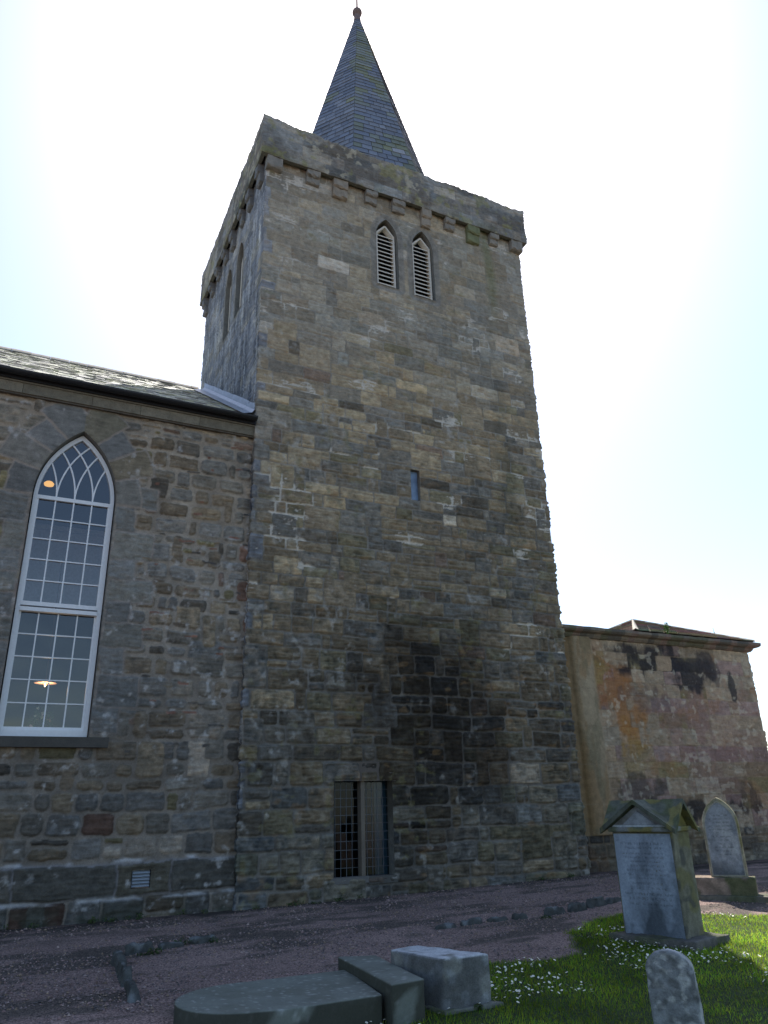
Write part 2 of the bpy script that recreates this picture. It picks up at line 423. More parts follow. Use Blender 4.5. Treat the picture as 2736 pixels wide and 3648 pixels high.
def scatter():
    R = np.random.default_rng(5)
    # ---- loose gravel chips
    n = 60000
    x = R.uniform(-3.5, 12, n); y = -R.uniform(0, 1, n) ** .9 * 8.2 + .02
    d, _, _ = polysdf(x, y, LAWN); k = (d > .03) & (fbm(x * 2, y * 2, 40, 3) > .36); x = x[k]; y = y[k]; n = len(x)
    z = Gz(x, y); s = R.uniform(.006, .015, n) * R.choice([1, 1, 1, 1.5], n)
    base = np.array([(1, 0, 0), (0, 1, 0), (-1, 0, 0), (0, -1, 0), (0, 0, .75)], float)
    V = base[None] * s[:, None, None] * R.uniform(.6, 1.3, (n, 5, 1))
    a = R.uniform(0, 6.28, n); ca, sa = np.cos(a)[:, None], np.sin(a)[:, None]
    vx = V[..., 0] * ca - V[..., 1] * sa; vy = V[..., 0] * sa + V[..., 1] * ca
    V = np.stack([vx + x[:, None], vy + y[:, None], V[..., 2] + z[:, None] + .002], -1)
    F = (np.array([(0, 1, 4), (1, 2, 4), (2, 3, 4), (3, 0, 4)])[None] + 5 * np.arange(n)[:, None, None]).reshape(-1, 3)
    pal = np.array([(.19, .125, .11), (.14, .105, .10), (.205, .155, .135), (.08, .068, .066), (.18, .13, .09)])
    c = pal[R.integers(0, 5, n)] * R.uniform(.6, 1.35, (n, 1))
    mb = MB(); mb.add(V.reshape(-1, 3), F, np.repeat(c, 5, 0))
    o = mb.build('gravel', masonry); tag(o, 'loose pinkish grey gravel chips spread in front of the church wall', 'gravel', kind='stuff')
    # ---- grass blades
    n = 230000
    x = R.uniform(1.2, 14, n); y = R.uniform(-10.5, -3.1, n)
    d, _, _ = polysdf(x, y, LAWN); d = d + .34 * (fbm(x * 3, y * 3, 8, 4) - .5)
    k = d < R.uniform(-.1, .04, n); x = x[k]; y = y[k]; n = len(x)
    z = Gz(x, y) - .005
    h = R.uniform(.018, .045, n) * (.6 + .9 * fbm(x * 4, y * 4, 60, 3)); wd = R.uniform(.0025, .005, n); a = R.uniform(0, 6.28, n)
    lx, ly = R.normal(0, .014, n), R.normal(0, .014, n)
    p0 = np.stack([x - wd * np.cos(a), y - wd * np.sin(a), z], -1); p1 = np.stack([x + wd * np.cos(a), y + wd * np.sin(a), z], -1)
    p2 = np.stack([x + lx, y + ly, z + h], -1)
    V = np.stack([p0, p1, p2], 1).reshape(-1, 3)
    c = np.array((.125, .205, .018)) * (.25 + 1.5 * fbm(x * 1.6, y * 1.6, 70, 5))[:, None] * R.uniform(.6, 1.4, (n, 1))
    c[:, 0] *= R.uniform(.7, 1.5, n)
    mb = MB(); mb.add(V, np.arange(3 * n).reshape(-1, 3), np.repeat(c, 3, 0))
    m, t, b = nodes('grass_blade'); L = t.links.new
    at = N(t, 'ShaderNodeAttribute'); at.attribute_name = 'Col'
    tr = N(t, 'ShaderNodeBsdfTranslucent'); mx = N(t, 'ShaderNodeMixShader', Fac=.55)
    sc = N(t, 'ShaderNodeVectorMath', operation='SCALE'); sc.inputs['Scale'].default_value = 2.6
    L(at.outputs['Color'], b.inputs['Base Color']); L(at.outputs['Color'], sc.inputs[0]); L(sc.outputs[0], tr.inputs['Color'])
    b.inputs['Roughness'].default_value = .6; b.inputs['Specular IOR Level'].default_value = .2
    out = [q for q in t.nodes if q.type == 'OUTPUT_MATERIAL'][0]
    L(b.outputs[0], mx.inputs[1]); L(tr.outputs[0], mx.inputs[2]); L(mx.outputs[0], out.inputs['Surface'])
    o = mb.build('grass', m); tag(o, 'short mown green lawn grass of the churchyard around the gravestones', 'grass', kind='stuff')
    # ---- daisies
    n = 11000
    x = R.uniform(2, 13, n); y = R.uniform(-9.8, -3.6, n)
    d, _, _ = polysdf(x, y, LAWN)
    dens = fbm(x * .9 + 3, y * .9, 80, 3)
    near = np.exp(-(((x - 5.2) / 1.5) ** 2 + ((y + 5.9) / .9) ** 2)) * .3
    k = (d < -.08) & (dens + near * .75 + .16 * vn(x * 4, y * 4, 88) > .66 + R.uniform(-.02, .12, len(x))); x = x[k]; y = y[k]; n = len(x)
    z = Gz(x, y) + R.uniform(.03, .05, n); mb = MB(); q = 8
    r = R.uniform(.008, .0135, n)
    ang = np.arange(q) / q * 6.2832
    ring = np.stack([np.cos(ang), np.sin(ang), np.full(q, .12)], -1)
    V = np.concatenate([ring[None] * r[:, None, None], np.zeros((n, 1, 3))], 1)
    tilt = R.normal(0, .35, (n, 2)); V[..., 2] += V[..., 0] * tilt[:, :1] + V[..., 1] * tilt[:, 1:]
    V += np.stack([x, y, z], -1)[:, None]
    F = (np.array([(i, (i + 1) % q, q) for i in range(q)])[None] + (q + 1) * np.arange(n)[:, None, None]).reshape(-1, 3)
    cc = np.tile(np.array([(.85, .86, .88)] * q + [(.75, .6, .15)]), (n, 1))
    mb.add(V.reshape(-1, 3), F, cc)
    o = mb.build('daisies', colmat('daisy_petal', rough=.6, var=.05, bump=0)); tag(o, 'small white daisies dotted through the lawn', 'daisies', kind='stuff')
scatter()
#@@BUILDINGS
# ================================================================== TOWER
TX0, TX1, TD = 3.47, 10.32, 5.7
tower = tag(empty('church_tower', (6.9, 2.8, -.1)), 'tall square weathered stone church tower with corbelled parapet and slate spire', 'church tower')
def T(o):
    """keep world placement under a root that is not at the origin"""
    o.parent.location
    o.matrix_parent_inverse = Matrix.Translation(-Vector(o.parent.location)) if o.parent.parent is None else Matrix.Identity(4)
    return o
def part(mb, name, mat, parent, smooth=False):
    o = mb.build(name, mat, parent, smooth)
    if parent.parent is None and parent.type == 'EMPTY': T(o)
    return o
def mute(pal, k=.26, g=(1.07, 1.0, .89)):
    """pull the stone colours towards their mean so no stone stands out like a brick"""
    P = np.array([p[1] for p in pal]); wt = np.array([p[0] for p in pal]); m = (P * wt[:, None]).sum(0) / wt.sum()
    L = P.mean(1, keepdims=True) / m.mean()
    Q = (P * (1 - k) + m * L * k) * np.array(g)
    return [(float(a), tuple(q)) for a, q in zip(wt, Q)]
PAL = mute([(3.2, (.150, .130, .098)), (2.6, (.180, .155, .112)), (2.2, (.125, .122, .112)), (1.3, (.110, .115, .115)), (1.2, (.130, .124, .085)),
       (.8, (.215, .185, .13)), (.25, (.14, .108, .09)), (.6, (.08, .075, .065)), (.25, (.26, .24, .20))])
PALTOP = mute([(4, (.150, .142, .122)), (2.5, (.165, .150, .118)), (2, (.135, .138, .130)), (1.2, (.125, .130, .122)), (.5, (.19, .17, .14)), (.2, (.22, .215, .20))], .3)
PALSIDE = [(3, (.135, .14, .145)), (3, (.12, .125, .13)), (1, (.16, .155, .14))]
def soot(cx, cz):
    a = ((cx - (5.7 + 3.5)) / 1.7) ** 2 + ((cz - 2.9) / 1.5) ** 2
    b = ((cx - (5.7 + 3.1)) / .8) ** 2 + ((cz - 1.2) / .9) ** 2
    c = ((cx - (5.7 + 6.2)) / .7) ** 2 + ((cz - 2.7) / .8) ** 2
    return max(math.exp(-a * 1.1), math.exp(-b) * .9, math.exp(-c) * .7)
def tcol(cx, cz, rng):
    side = cx < 5.68
    if side: c = pick(rng, PALSIDE)
    elif cz > 11.2: c = pick(rng, PALTOP)
    elif cz > 9.2 and rng.random() < (cz - 9.2) / 2: c = pick(rng, PALTOP)
    else: c = pick(rng, PAL)
    if not side:
        q = soot(cx, cz)
        k = q * (1.3 if rng.random() < .78 else .1)
        f = 1 - .70 * min(1, k)
        low_dim = 1 - .20 * (1 - min(1, max(0, cz / 5)))  # lower stones dimmed: weaker light near the ground painted in
        c = [c[0] * f * low_dim, c[1] * f * low_dim, c[2] * f * low_dim]
        if cz < 1.6 and rng.random() < .5: c = [c[0] * .85, c[1] * .95, c[2] * 1.08]
    return c
def tower_wall():
    SL, SF = TD, TX1 - TX0
    s = np.concatenate([np.arange(0, SL, .03), np.arange(SL, SL + SF, .018), np.arange(SL + SF, 2 * SL + SF, .08), np.arange(2 * SL + SF, 2 * SL + 2 * SF, .1), [2 * SL + 2 * SF]])
    # exact corners
    for c in (SL + SF, 2 * SL + SF): s[np.argmin(np.abs(s - c))] = c
    s = np.unique(np.round(s, 5))
    z = np.arange(-.6, 15.2, .019)
    W = Wall(s, z, 11, warp=.024, mortar=(.150, .140, .120), mvar=.5)
    lowz = sstep(10, 3, W.Z); W.H = W.H - .014 * lowz * sstep(.0, .15, np.minimum(np.abs(W.S - SL), np.abs(W.S - SL - SF))); W.blot = .5 + (W.blot - .5) * (1 + .7 * lowz); W.bed = .5 + (W.bed - .5) * (1 + .5 * lowz)
    L_ = 2 * SL + 2 * SF
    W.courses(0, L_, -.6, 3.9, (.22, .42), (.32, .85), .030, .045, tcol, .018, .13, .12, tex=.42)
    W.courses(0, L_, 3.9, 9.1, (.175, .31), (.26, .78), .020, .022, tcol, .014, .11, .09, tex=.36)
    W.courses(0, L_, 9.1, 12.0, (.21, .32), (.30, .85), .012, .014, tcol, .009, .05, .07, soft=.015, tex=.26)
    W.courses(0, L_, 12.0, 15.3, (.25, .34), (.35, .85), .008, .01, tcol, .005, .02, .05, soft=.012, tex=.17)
    S, Zz = W.S, W.Z; fr = (S > SL) & (S < SL + SF); X_ = S - SL + TX0
    # broad tone patches, soot, and light differences painted in by height
    big = fbm(S * .45, Zz * .45, 90, 4)
    W.mul(sstep(4.5, 13., Zz), (1.42, 1.42, 1.42))  # upper stones lightened: veiling glare painted into their colour
    W.mul(sstep(.5, .7, big) * .35 * fr, (.72, .74, .72))
    sk_ = ((X_ - 6.95) / 1.9) ** 2 + ((Zz - 2.6) / 1.9) ** 2 + 2.2 * (fbm(S * 1.5, Zz * 1.5, 92, 4) - .5)
    W.mul(sstep(1.25, .2, sk_) * .8 * fr, (.42, .39, .37)); W.mul(sstep(9, 1, Zz) * fr * .60, (.56, .55, .56))  # soot patch, then lower wall dimmed by a painted light falloff
    W.mul(sstep(.52, .3, big) * .25 * fr, (1.25, 1.2, 1.05))
    # white lime bleeding and lichen spots
    n = fbm(S * 7, Zz * 7, 95, 4); n2 = fbm(S * .8, Zz * .8, 96, 3)
    W.mix(sstep(.62, .80, n) * sstep(.5, .62, n2) * .5, (.30, .29, .26))
    W.mix(sstep(.64, .74, fbm(S * 5, Zz * 7, 97, 4)) * sstep(.5, .62, fbm(S * .7, Zz * .7, 98, 3)) * .35, (.15, .135, .06))
    # rusty iron seeps inside single stones
    W.mix(sstep(.68, .80, fbm(S * 3, Zz * 7, 99, 4)) * .35 * fr, (.18, .11, .05))
    # fresh repointing lines follow some joints
    lowH = sstep(.004, -.003, W.H)
    rp = sstep(.655, .70, fbm(S * 1.1, Zz * 2.4, 101, 3)) * lowH * (W.H < .0045)
    W.mix(rp * .85 * (Zz > 4), (.42, .39, .33))
    # dark weather patches below the belfry
    for (cx, cz, rx, rz, a) in ((8.0, 11.6, .9, .35, .35), (9.2, 9.0, .25, 3.0, .4), (8.6, 13.5, .5, .6, .2), (6.0, 13.6, .8, .7, .25), (9.35, 7.4, .3, 1.2, .35)):
        e = ((X_ - cx) / rx) ** 2 + ((Zz - cz) / rz) ** 2 + 1.6 * (fbm(S * 3, Zz * 2, 120, 4) - .5)
        W.mul(sstep(1.2, .2, e) * a * fr, (.55, .60, .62))
    # green algae run below one corbel
    g = sstep(.24, .02, np.abs(X_ - 9.32 - .05 * np.sin(Zz * 2)) + .12 * (fbm(S * 6, Zz * 2, 130, 3) - .5)) * sstep(11.6, 13.6, Zz) * fr
    W.mix(g * .5, (.10, .115, .045))
    # rain streaks, black and lime, down the side wall towards the nave roof
    st = fbm(S * 9, Zz * .9, 140, 4); sd_ = (S < SL)
    W.mul(sstep(.44, .62, st) * sd_ * (.55 + .3 * sstep(12, 9.5, Zz)), (.40, .44, .50))
    W.mix(sstep(.62, .70, fbm(S * 16, Zz * 1.1, 150, 4)) * sd_ * .6, (.36, .37, .37))
    W.mix(sstep(.14, .06, np.hypot((S - 5.38) / .55, (Zz - 13.05) / 2.4)) * sd_ * .8, (.52, .52, .47))
    # the seam with the nave: mortar filled crack
    sm = np.abs(X_ - (TX0 + .02)) < .0
    # openings, in unrolled coordinates
    o = lambda P: [(p[0] - TX0 + SL, p[1]) for p in P]
    ops = [o(A) for A in OPEN_T]
    side = [[(SL - (p[0] - dx), p[1]) for p in A][::-1] for A, dx in ((OPEN_S1, 0), (OPEN_S2, 0))]
    # smooth dressed jambs round belfry lights
    for P in ops[:2] + side:
        mn = np.array(P).min(0) - .3; mx = np.array(P).max(0) + .3
        i0, i1 = np.searchsorted(s, [mn[0], mx[0]]); j0, j1 = np.searchsorted(z, [mn[1], mx[1]]); w_ = (slice(j0, j1), slice(i0, i1))
        d, _, _ = polysdf(W.S[w_], W.Z[w_], P); k = sstep(.17, .13, d)
        W.H[w_] = W.H[w_] * (1 - k) + k * (-.035 * sstep(.13, .0, d))
        W.C[w_] = W.C[w_] * (1 - (k * .75)[..., None]) + np.array((.165, .158, .138)) * (1 + .8 * (W.blot[w_] - .5))[..., None] * (k * .75)[..., None]
    mb = MB()
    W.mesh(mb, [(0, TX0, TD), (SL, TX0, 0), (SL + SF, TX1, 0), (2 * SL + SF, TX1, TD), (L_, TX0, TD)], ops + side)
    c = (.13, .125, .105)
    for A in OPEN_T[:2]: reveal(mb, A, -.002, .34, c)
    reveal(mb, OPEN_T[2], -.002, .25, (.13, .12, .10)); reveal(mb, OPEN_T[3], -.002, .32, (.09, .085, .07))
    for A in (OPEN_S1, OPEN_S2):
        a = np.array([(TX0 - .002, p[0], p[1]) for p in A]); b = np.array([(TX0 + .34, p[0], p[1]) for p in A])
        mb.quadstrip(b, a, c, closed=True)
    # inner dark lining and floors so nothing shows through
    mb.box((TX0 + .75, .75, 11.6), (TX1 - .75, TD - .75, 15.1), (.03, .03, .03))
    mb.box((TX0 + .75, .75, -.5), (TX1 - .75, TD - .75, 8.6), (.03, .03, .03))
    mb.box((TX0 + .05, .05, 15.1), (TX1 - .05, TD - .05, 15.19), (.1, .1, .1))
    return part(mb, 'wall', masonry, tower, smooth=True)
LV1, _ = arch(6.165, 6.725, 12.35, 13.76, 14.30); LV2, _ = arch(7.12, 7.69, 12.32, 13.74, 14.30)
SLIT = [(6.81, 7.10), (7.02, 7.10), (7.02, 7.79), (6.81, 7.79)]
LOWW = [(5.08, .17), (6.18, .17), (6.18, 1.66), (5.08, 1.66)]
OPEN_T = [LV1, LV2, SLIT, LOWW]
OPEN_S1, _ = arch(1.72, 2.28, 12.1, 13.6, 14.15); OPEN_S2, _ = arch(2.78, 3.34, 12.1, 13.6, 14.15)
tower_wall()

def parapet():
    off = .17; x0, x1, y0, y1 = TX0 - off, TX1 + off, -off, TD + off
    SL, SF = y1 - y0, x1 - x0; L_ = 2 * SL + 2 * SF
    s = np.concatenate([np.arange(0, SL, .03), np.arange(SL, SL + SF, .02), np.arange(SL + SF, L_, .06), [L_]])
    for c in (SL + SF, 2 * SL + SF): s[np.argmin(np.abs(s - c))] = c
    s = np.unique(np.round(s, 5)); z = np.linspace(14.90, 15.98, 56)
    W = Wall(s, z, 33, warp=.015, mortar=(.15, .145, .13))
    pal = [(3, (.165, .157, .137)), (2, (.18, .168, .14)), (2, (.15, .153, .142)), (1, (.20, .185, .15))]
    W.courses(0, L_, 14.9, 15.98, (.24, .32), (.35, .9), .010, .012, lambda a, b, r: pick(r, pal), .006, .03, .05, soft=.02, tex=.25)
    S, Zz = W.S, W.Z
    W.mul(sstep(.45, .6, fbm(S * 1.3, Zz * 1.8, 201, 5)) * .7, (.50, .48, .46))
    W.mix(sstep(.57, .66, fbm(S * 7, Zz * 7, 202, 4)) * sstep(.38, .58, fbm(S * .8, Zz * .8, 205, 2)) * .75, (.26, .24, .18))
    W.mix(sstep(.63, .7, fbm(S * 4, Zz * 4, 203, 4)) * .5, (.16, .155, .06))
    W.mul(sstep(15.25, 14.9, Zz) * sstep(.4, .6, fbm(S * 2, Zz, 204, 3)) * .5, (.6, .68, .5))
    W.C = W.C * 1.22
    # ragged weathered top
    top = .08 * (fbm(S * 2.5, Zz * 0, 210, 4) - .5) + .09 * (fbm(S * 13, Zz * 0, 211, 3) - .5)
    X_ = S - SL + x0
    top = top + .05 * sstep(.95, .3, X_ - x0) * (S >= SL) + .07 * np.exp(-np.abs(S - SL) / .05) + .05 * np.exp(-np.abs(S - SL - SF) / .06)
    bot = .03 * (fbm(S * 3, Zz * 0, 212, 3) - .5)
    k = (Zz - 14.9) / 1.08
    W.Z = Zz + top * sstep(.5, 1, k) + bot * sstep(.3, 0, k)
    W.H = W.H + .012 * (fbm(S * 3, Zz * 3, 213, 4) - .5) * 2
    mb = MB(); path = [(0, x0, y1), (SL, x0, y0), (SL + SF, x1, y0), (2 * SL + SF, x1, y1), (L_, x0, y1)]
    W.mesh(mb, path)
    V = mb.v[0].reshape(len(z), len(s), 3); Ct = W.C
    def inset(row, d):
        c = V[row].copy()
        c[:, 0] = np.clip(c[:, 0], x0 + d, x1 - d); c[:, 1] = np.clip(c[:, 1], y0 + d, y1 - d); return c
    t1 = inset(-1, .2); t1[:, 2] += .02; t2 = inset(-1, .36)
    mb.quadstrip(V[-1], t1, (.20, .20, .15)); mb.quadstrip(t1, t2, (.18, .18, .13))
    t3 = t2.copy(); t3[:, 2] = 15.19; mb.quadstrip(t2, t3, (.12, .12, .1))
    b1 = inset(0, .09); mb.quadstrip(b1, V[0], (.10, .10, .08))
    b2 = b1.copy(); b2[:, 2] = 15.19; mb.quadstrip(b2, b1, (.08, .08, .07))
    b3 = inset(0, .4); b3[:, 2] = 15.19; mb.quadstrip(b3, b2, (.08, .08, .07))
    par = part(mb, 'parapet', masonry, tower, smooth=True)
    rng = random.Random(4)
    def corbel(ax, c, wd, col, full=0):
        mb = MB(); lv = [(14.90 + rng.uniform(-.01, .015), 14.74, .15), (14.74, 14.56 + rng.uniform(-.04, .04), .085)]
        if full == 1: lv = [(14.91, 14.60, .15)]
        if full == 2: lv = [(14.91, 14.66, .15), (14.66, 14.42, .10)]
        for (za, zb, pr) in lv:
            h = wd / 2 * (1 if pr > .15 else .86)
            n = 5
            g = np.linspace(0, 1, n)
            for face in range(1):
                # rounded block: front face curves back at the bottom
                prof = [(pr, za), (pr, zb + .05), (pr * .88, zb + .015), (pr * .6, zb), (-.03, zb), (-.03, za)]
                xs = np.linspace(-h, h, 5)
                rows = []
                for x_ in xs:
                    rows.append([(x_ * (1 if 0 < i < 4 else 1), -p + rng.uniform(-.014, .014), q + rng.uniform(-.014, .014)) for i, (p, q) in enumerate(prof)])
                V = np.array(rows)  # 5 x 6 x 3
                f = []
                for i in range(4):
                    for j in range(5): f.append((i * 6 + j, i * 6 + j + 1, (i + 1) * 6 + j + 1, (i + 1) * 6 + j))
                V2 = V.reshape(-1, 3)
                P = V2.copy()
                if ax == 'f': P = np.stack([c + V2[:, 0], V2[:, 1], V2[:, 2]], 1)
                if ax == 'l': P = np.stack([TX0 + V2[:, 1], c - V2[:, 0], V2[:, 2]], 1)
                if ax == 'r': P = np.stack([TX1 - V2[:, 1], c + V2[:, 0], V2[:, 2]], 1)
                if ax == 'b': P = np.stack([c - V2[:, 0], TD - V2[:, 1], V2[:, 2]], 1)
                cc = np.array(col)[None] * (1 + .3 * (np.random.default_rng(int(c * 100)).random((30, 1)) - .5))
                mb.add(P, f, cc)
                mb.add(P[:6], [(0, 1, 2, 3), (0, 3, 4, 5)], cc[:6]); mb.add(P[24:], [(3, 2, 1, 0), (5, 4, 3, 0)], cc[24:])
        part(mb, 'corbel', dressed, tower)
    FC = [(3.62, .36, 1), (4.55, .32, 0), (5.22, .36, 2), (6.02, .30, 0), (6.75, .34, 0), (7.5, .26, 2), (8.18, .28, 0), (8.86, .36, 2), (9.5, .26, 0), (10.18, .34, 1)]
    for i, (c, wd, fu) in enumerate(FC):
        wd *= 1.15; col = (.175, .165, .14) if i not in (2, 5) else (.21, .185, .145)
        if i == 7: col = (.13, .14, .075)
        corbel('f', c, wd, col, fu)
    for i in range(8): corbel('l', .35 + i * .74 + rng.uniform(-.05, .05), .32, (.12, .12, .115), rng.choice([0, 0, 2]))
    for i in range(8): corbel('r', .35 + i * .74, .32, (.12, .12, .115), 0)
    for i in range(9): corbel('b', 3.9 + i * .74, .32, (.12, .12, .115), 0)
parapet()

def slate_quad(mb, P, Nn, th, col):
    """P: 4 corners bl br tr tl, thick at the bottom"""
    P = np.array(P, float); n = np.array(Nn)
    lo = P.copy(); up = P.copy(); up[0] += n * th; up[1] += n * th; up[2] += n * .003; up[3] += n * .003
    v = np.concatenate([lo, up])
    return v
def slate_collect(quads, name, mat, parent):
    V = np.array([q[0] for q in quads]).reshape(-1, 3); k = len(quads)
    f = np.array([(4, 5, 6, 7), (0, 1, 5, 4), (1, 2, 6, 5), (3, 0, 4, 7)])
    F = (f[None] + 8 * np.arange(k)[:, None, None]).reshape(-1, 4)
    mb = MB(); mb.add(V, F, np.repeat(np.array([q[1] for q in quads]), 8, 0))
    return mb, F
def spire():
    rng = random.Random(9)
    cx, cy, zt, sl, rot = 7.10, 2.85, 25.62, .262, -6.8
    z0 = 15.2; quads = []; core = MB()
    A = [rad(-22.5 + rot + 45 * i) for i in range(8)]
    def P(a, z, d=0): r = sl * (zt - z) + .02 + d; return np.array((cx + r * math.sin(a), cy - r * math.cos(a), z))
    for i in range(8):
        a, b = A[i], A[(i + 1) % 8]
        am = (a + b) / 2 if i < 7 else (a + b + 2 * math.pi) / 2
        n = np.array((math.sin(am), -math.cos(am), sl * math.cos(rad(22.5)))); n /= np.linalg.norm(n)
        core.add([P(a, z0, -.03), P(b, z0, -.03), P(b, zt - .12, -.0), P(a, zt - .12, -.0)], [(0, 1, 2, 3)], (.06, .07, .08))
        z = z0
        while z < zt - .35:
            h = max(.13, .235 - .009 * (z - z0)); zb = z; zu = min(z + h * 1.15, zt - .15)
            L0, R0, L1, R1 = P(a, zb), P(b, zb), P(a, zu), P(b, zu)
            wdt = np.linalg.norm(R0 - L0); nn = max(1, round(wdt / .30)); 
            cuts = [0] + [(j + (.5 if int((z - z0) / h) % 2 else 0) + rng.uniform(-.16, .16)) / nn for j in range(1, nn)] + [1]
            if nn == 1: cuts = [0, 1]
            cuts = sorted(min(1, max(0, c)) for c in cuts)
            for j in range(len(cuts) - 1):
                u, v = cuts[j] + .004 * (j > 0), cuts[j + 1] - .006 * (j < len(cuts) - 2)
                if v - u < .01: continue
                jz = rng.uniform(-.012, .004)
                q = [L0 + (R0 - L0) * u + (0, 0, jz), L0 + (R0 - L0) * v + (0, 0, jz), L1 + (R1 - L1) * v, L1 + (R1 - L1) * u]
                hh = (z - z0) / 10
                mossy = mnoise.noise(Vector((q[0][0] * 1.1, q[0][1] * 1.1, z * .7))) + (.25 if (i in (0,)) else -.15) - hh * .3
                c = rng.choice([(.115, .132, .158), (.10, .118, .145), (.13, .145, .165), (.11, .12, .132), (.09, .108, .138)])
                if mossy + rng.uniform(-.25, .25) > .12: c = rng.choice([(.13, .14, .075), (.115, .13, .09), (.12, .135, .11)])
                if rng.random() < .008: c = (.2, .21, .22)
                g = rng.uniform(.75, 1.2); c = [x * g for x in c]
                quads.append((slate_quad(None, q, n + np.array([rng.uniform(-.05, .05) for _ in range(3)]), .016 + rng.uniform(0, .008), c), c))
            z += h
    mb, _ = slate_collect(quads, 'spire', slate, tower)
    mb.v += core.v; mb.c += core.c; mb.f += [f + mb.n for f in core.f]
    sp = part(mb, 'spire', slate, tower)
    # ball finial and rod, children of the spire
    def lathe(prof, col, q=20):
        m_ = MB(); V = []
        for (r, z) in prof:
            for k in range(q): V.append((cx + r * math.cos(k / q * 6.2832), cy + r * math.sin(k / q * 6.2832), z))
        f = [(i * q + k, i * q + (k + 1) % q, (i + 1) * q + (k + 1) % q, (i + 1) * q + k) for i in range(len(prof) - 1) for k in range(q)]
        m_.add(V, f, col); return m_
    zc = 25.72; prof = [(.13, 25.25), (.11, 25.45), (.09, 25.56)] + [(.165 * math.cos(t) + .0, zc + .165 * math.sin(t)) for t in np.linspace(-1.0, 1.4, 12)]
    o = lathe(prof, (.15, .115, .105)).build('finial', dressed, sp, True)
    o = lathe([(.035, zc + .1), (.03, zc + 1.3), (.025, zc + 1.9), (.001, zc + 1.95)], (.1, .08, .08), 8).build('rod', ironm, sp, True)
spire()

def louvre(A, zb, zs, za, side=None):
    """pentagonal louvred frame set back in the opening"""
    xl, xr = A; m = (xl + xr) / 2; t = .04; root = empty('louvre_window', (0, 0, 0))
    def tr(mb):
        if side is None: return
        for i, v in enumerate(mb.v):
            mb.v[i] = np.stack([TX0 + v[:, 1], v[:, 0], v[:, 2]], 1)
            mb.f = mb.f
    mb = MB(); y0, y1 = .10, .25
    mb.bar([(xl, zb), (xl, zs)], t, y0, y1, (1, 1, 1)); mb.bar([(xr, zs), (xr, zb)], t, y0, y1, (1, 1, 1))
    mb.bar([(xl - .005, zs - .01), (m, za)], t, y0 - .002, y1, (1, 1, 1)); mb.bar([(m, za), (xr + .005, zs - .01)], t, y0 - .003, y1, (1, 1, 1))
    mb.bar([(xl, zb), (xr, zb)], t, y0 + .003, y1, (1, 1, 1))
    tr(mb); 
    root.parent = tower; root.matrix_parent_inverse = Matrix.Translation(-Vector(tower.location))
    mb.build('frame', cream, root)
    mb = MB(); n = 13
    for i in range(n):
        z = zb + .06 + (zs - zb - .02) * i / n
        v = [(xl + t / 2, y0 + .01, z), (xr - t / 2, y0 + .01, z), (xr - t / 2, y1 - .02, z + .125), (xl + t / 2, y1 - .02, z + .125)]
        v += [(a, b - .004, c + .020) for a, b, c in v]
        mb.add(v, [(0, 3, 2, 1), (4, 5, 6, 7), (0, 1, 5, 4), (1, 2, 6, 5), (2, 3, 7, 6), (3, 0, 4, 7)], (1, 1, 1))
    tr(mb); mb.build('slats', cream, root)
    mb = MB(); mb.box((xl - .06, .36, zb - .05), (xr + .06, .40, za + .1), (0, 0, 0)); tr(mb); mb.build('backing', dark, root)
louvre((6.225, 6.675), 12.40, 13.93, 14.18)
louvre((7.185, 7.645), 12.38, 13.92, 14.17)
louvre((1.78, 2.22), 12.16, 13.7, 13.98, 'l')
louvre((2.84, 3.28), 12.16, 13.7, 13.98, 'l')
# slit window
mb = MB(); mb.box((6.80, .10, 7.09), (7.03, .12, 7.80)); w_ = part(mb, 'slit_window', plain('slit_pane', (.16, .24, .36), .35, spec=.9, var=.35, sc=5.), tower)
# low leaded window: two lights with a stone mullion
def lowwindow():
    root = empty('leaded_window'); root.parent = tower; root.matrix_parent_inverse = Matrix.Translation(-Vector(tower.location))
    mb = MB(); mb.box((5.60, .05, .16), (5.67, .2, 1.67), (.105, .09, .07)); mb.build('mullion', dressed, root)
    mb = MB(); mb.box((5.02, -.016, .085), (5.70, .14, .18), (.10, .096, .088)); mb.box((5.702, -.008, .06), (6.24, .14, .172), (.065, .062, .055)); mb.build('sill', dressed, root)
    mb = MB(); mb.box((4.98, .0, 1.66), (6.42, .3, 1.97), (.085, .072, .06)); mb.build('lintel', dressed, root)
    for (a, b) in ((5.08, 5.60), (5.67, 6.18)):
        f = MB()
        for k in range(1, 5): f.box((a + (b - a) * k / 5 - .004, .205, .17), (a + (b - a) * k / 5 + .004, .215, 1.66))
        for k in range(1, 11): f.box((a, .206, .17 + 1.49 * k / 11 - .004), (b, .214, .17 + 1.49 * k / 11 + .004))
        g = MB(); rng = random.Random(3)
        for i in range(5):
            for j in range(11):
                x0, x1 = a + (b - a) * i / 5, a + (b - a) * (i + 1) / 5; z0, z1 = .17 + 1.49 * j / 11, .17 + 1.49 * (j + 1) / 11
                a1, a2 = rng.uniform(-.003, .003), rng.uniform(-.003, .003); d = [a1, a2, a2 + .002, a1 + .002]
                g.add([(x0, .21 + d[0], z0), (x1, .21 + d[1], z0), (x1, .21 + d[2], z1), (x0, .21 + d[3], z1)], [(0, 1, 2, 3)], (1, 1, 1))
        p = g.build('pane', leadglass if a < 5.3 else leadglass2, root); f.build('leading', leadcame, root)
    mb = MB(); mb.box((4.9, .33, .05), (5.62, .36, 1.8)); mb.box((5.6, .362, .05), (6.3, .38, 1.8)); mb.build('backing', dark, root)
    mb = MB(); mb.box((5.95, .27, .17), (6.19, .30, 1.66)); mb.build('blue_backing', plain('blue_backing_paint', (.16, .24, .28), .5), root)  # added bluish backing panel, stands in for sky reflected in the right panes
lowwindow()

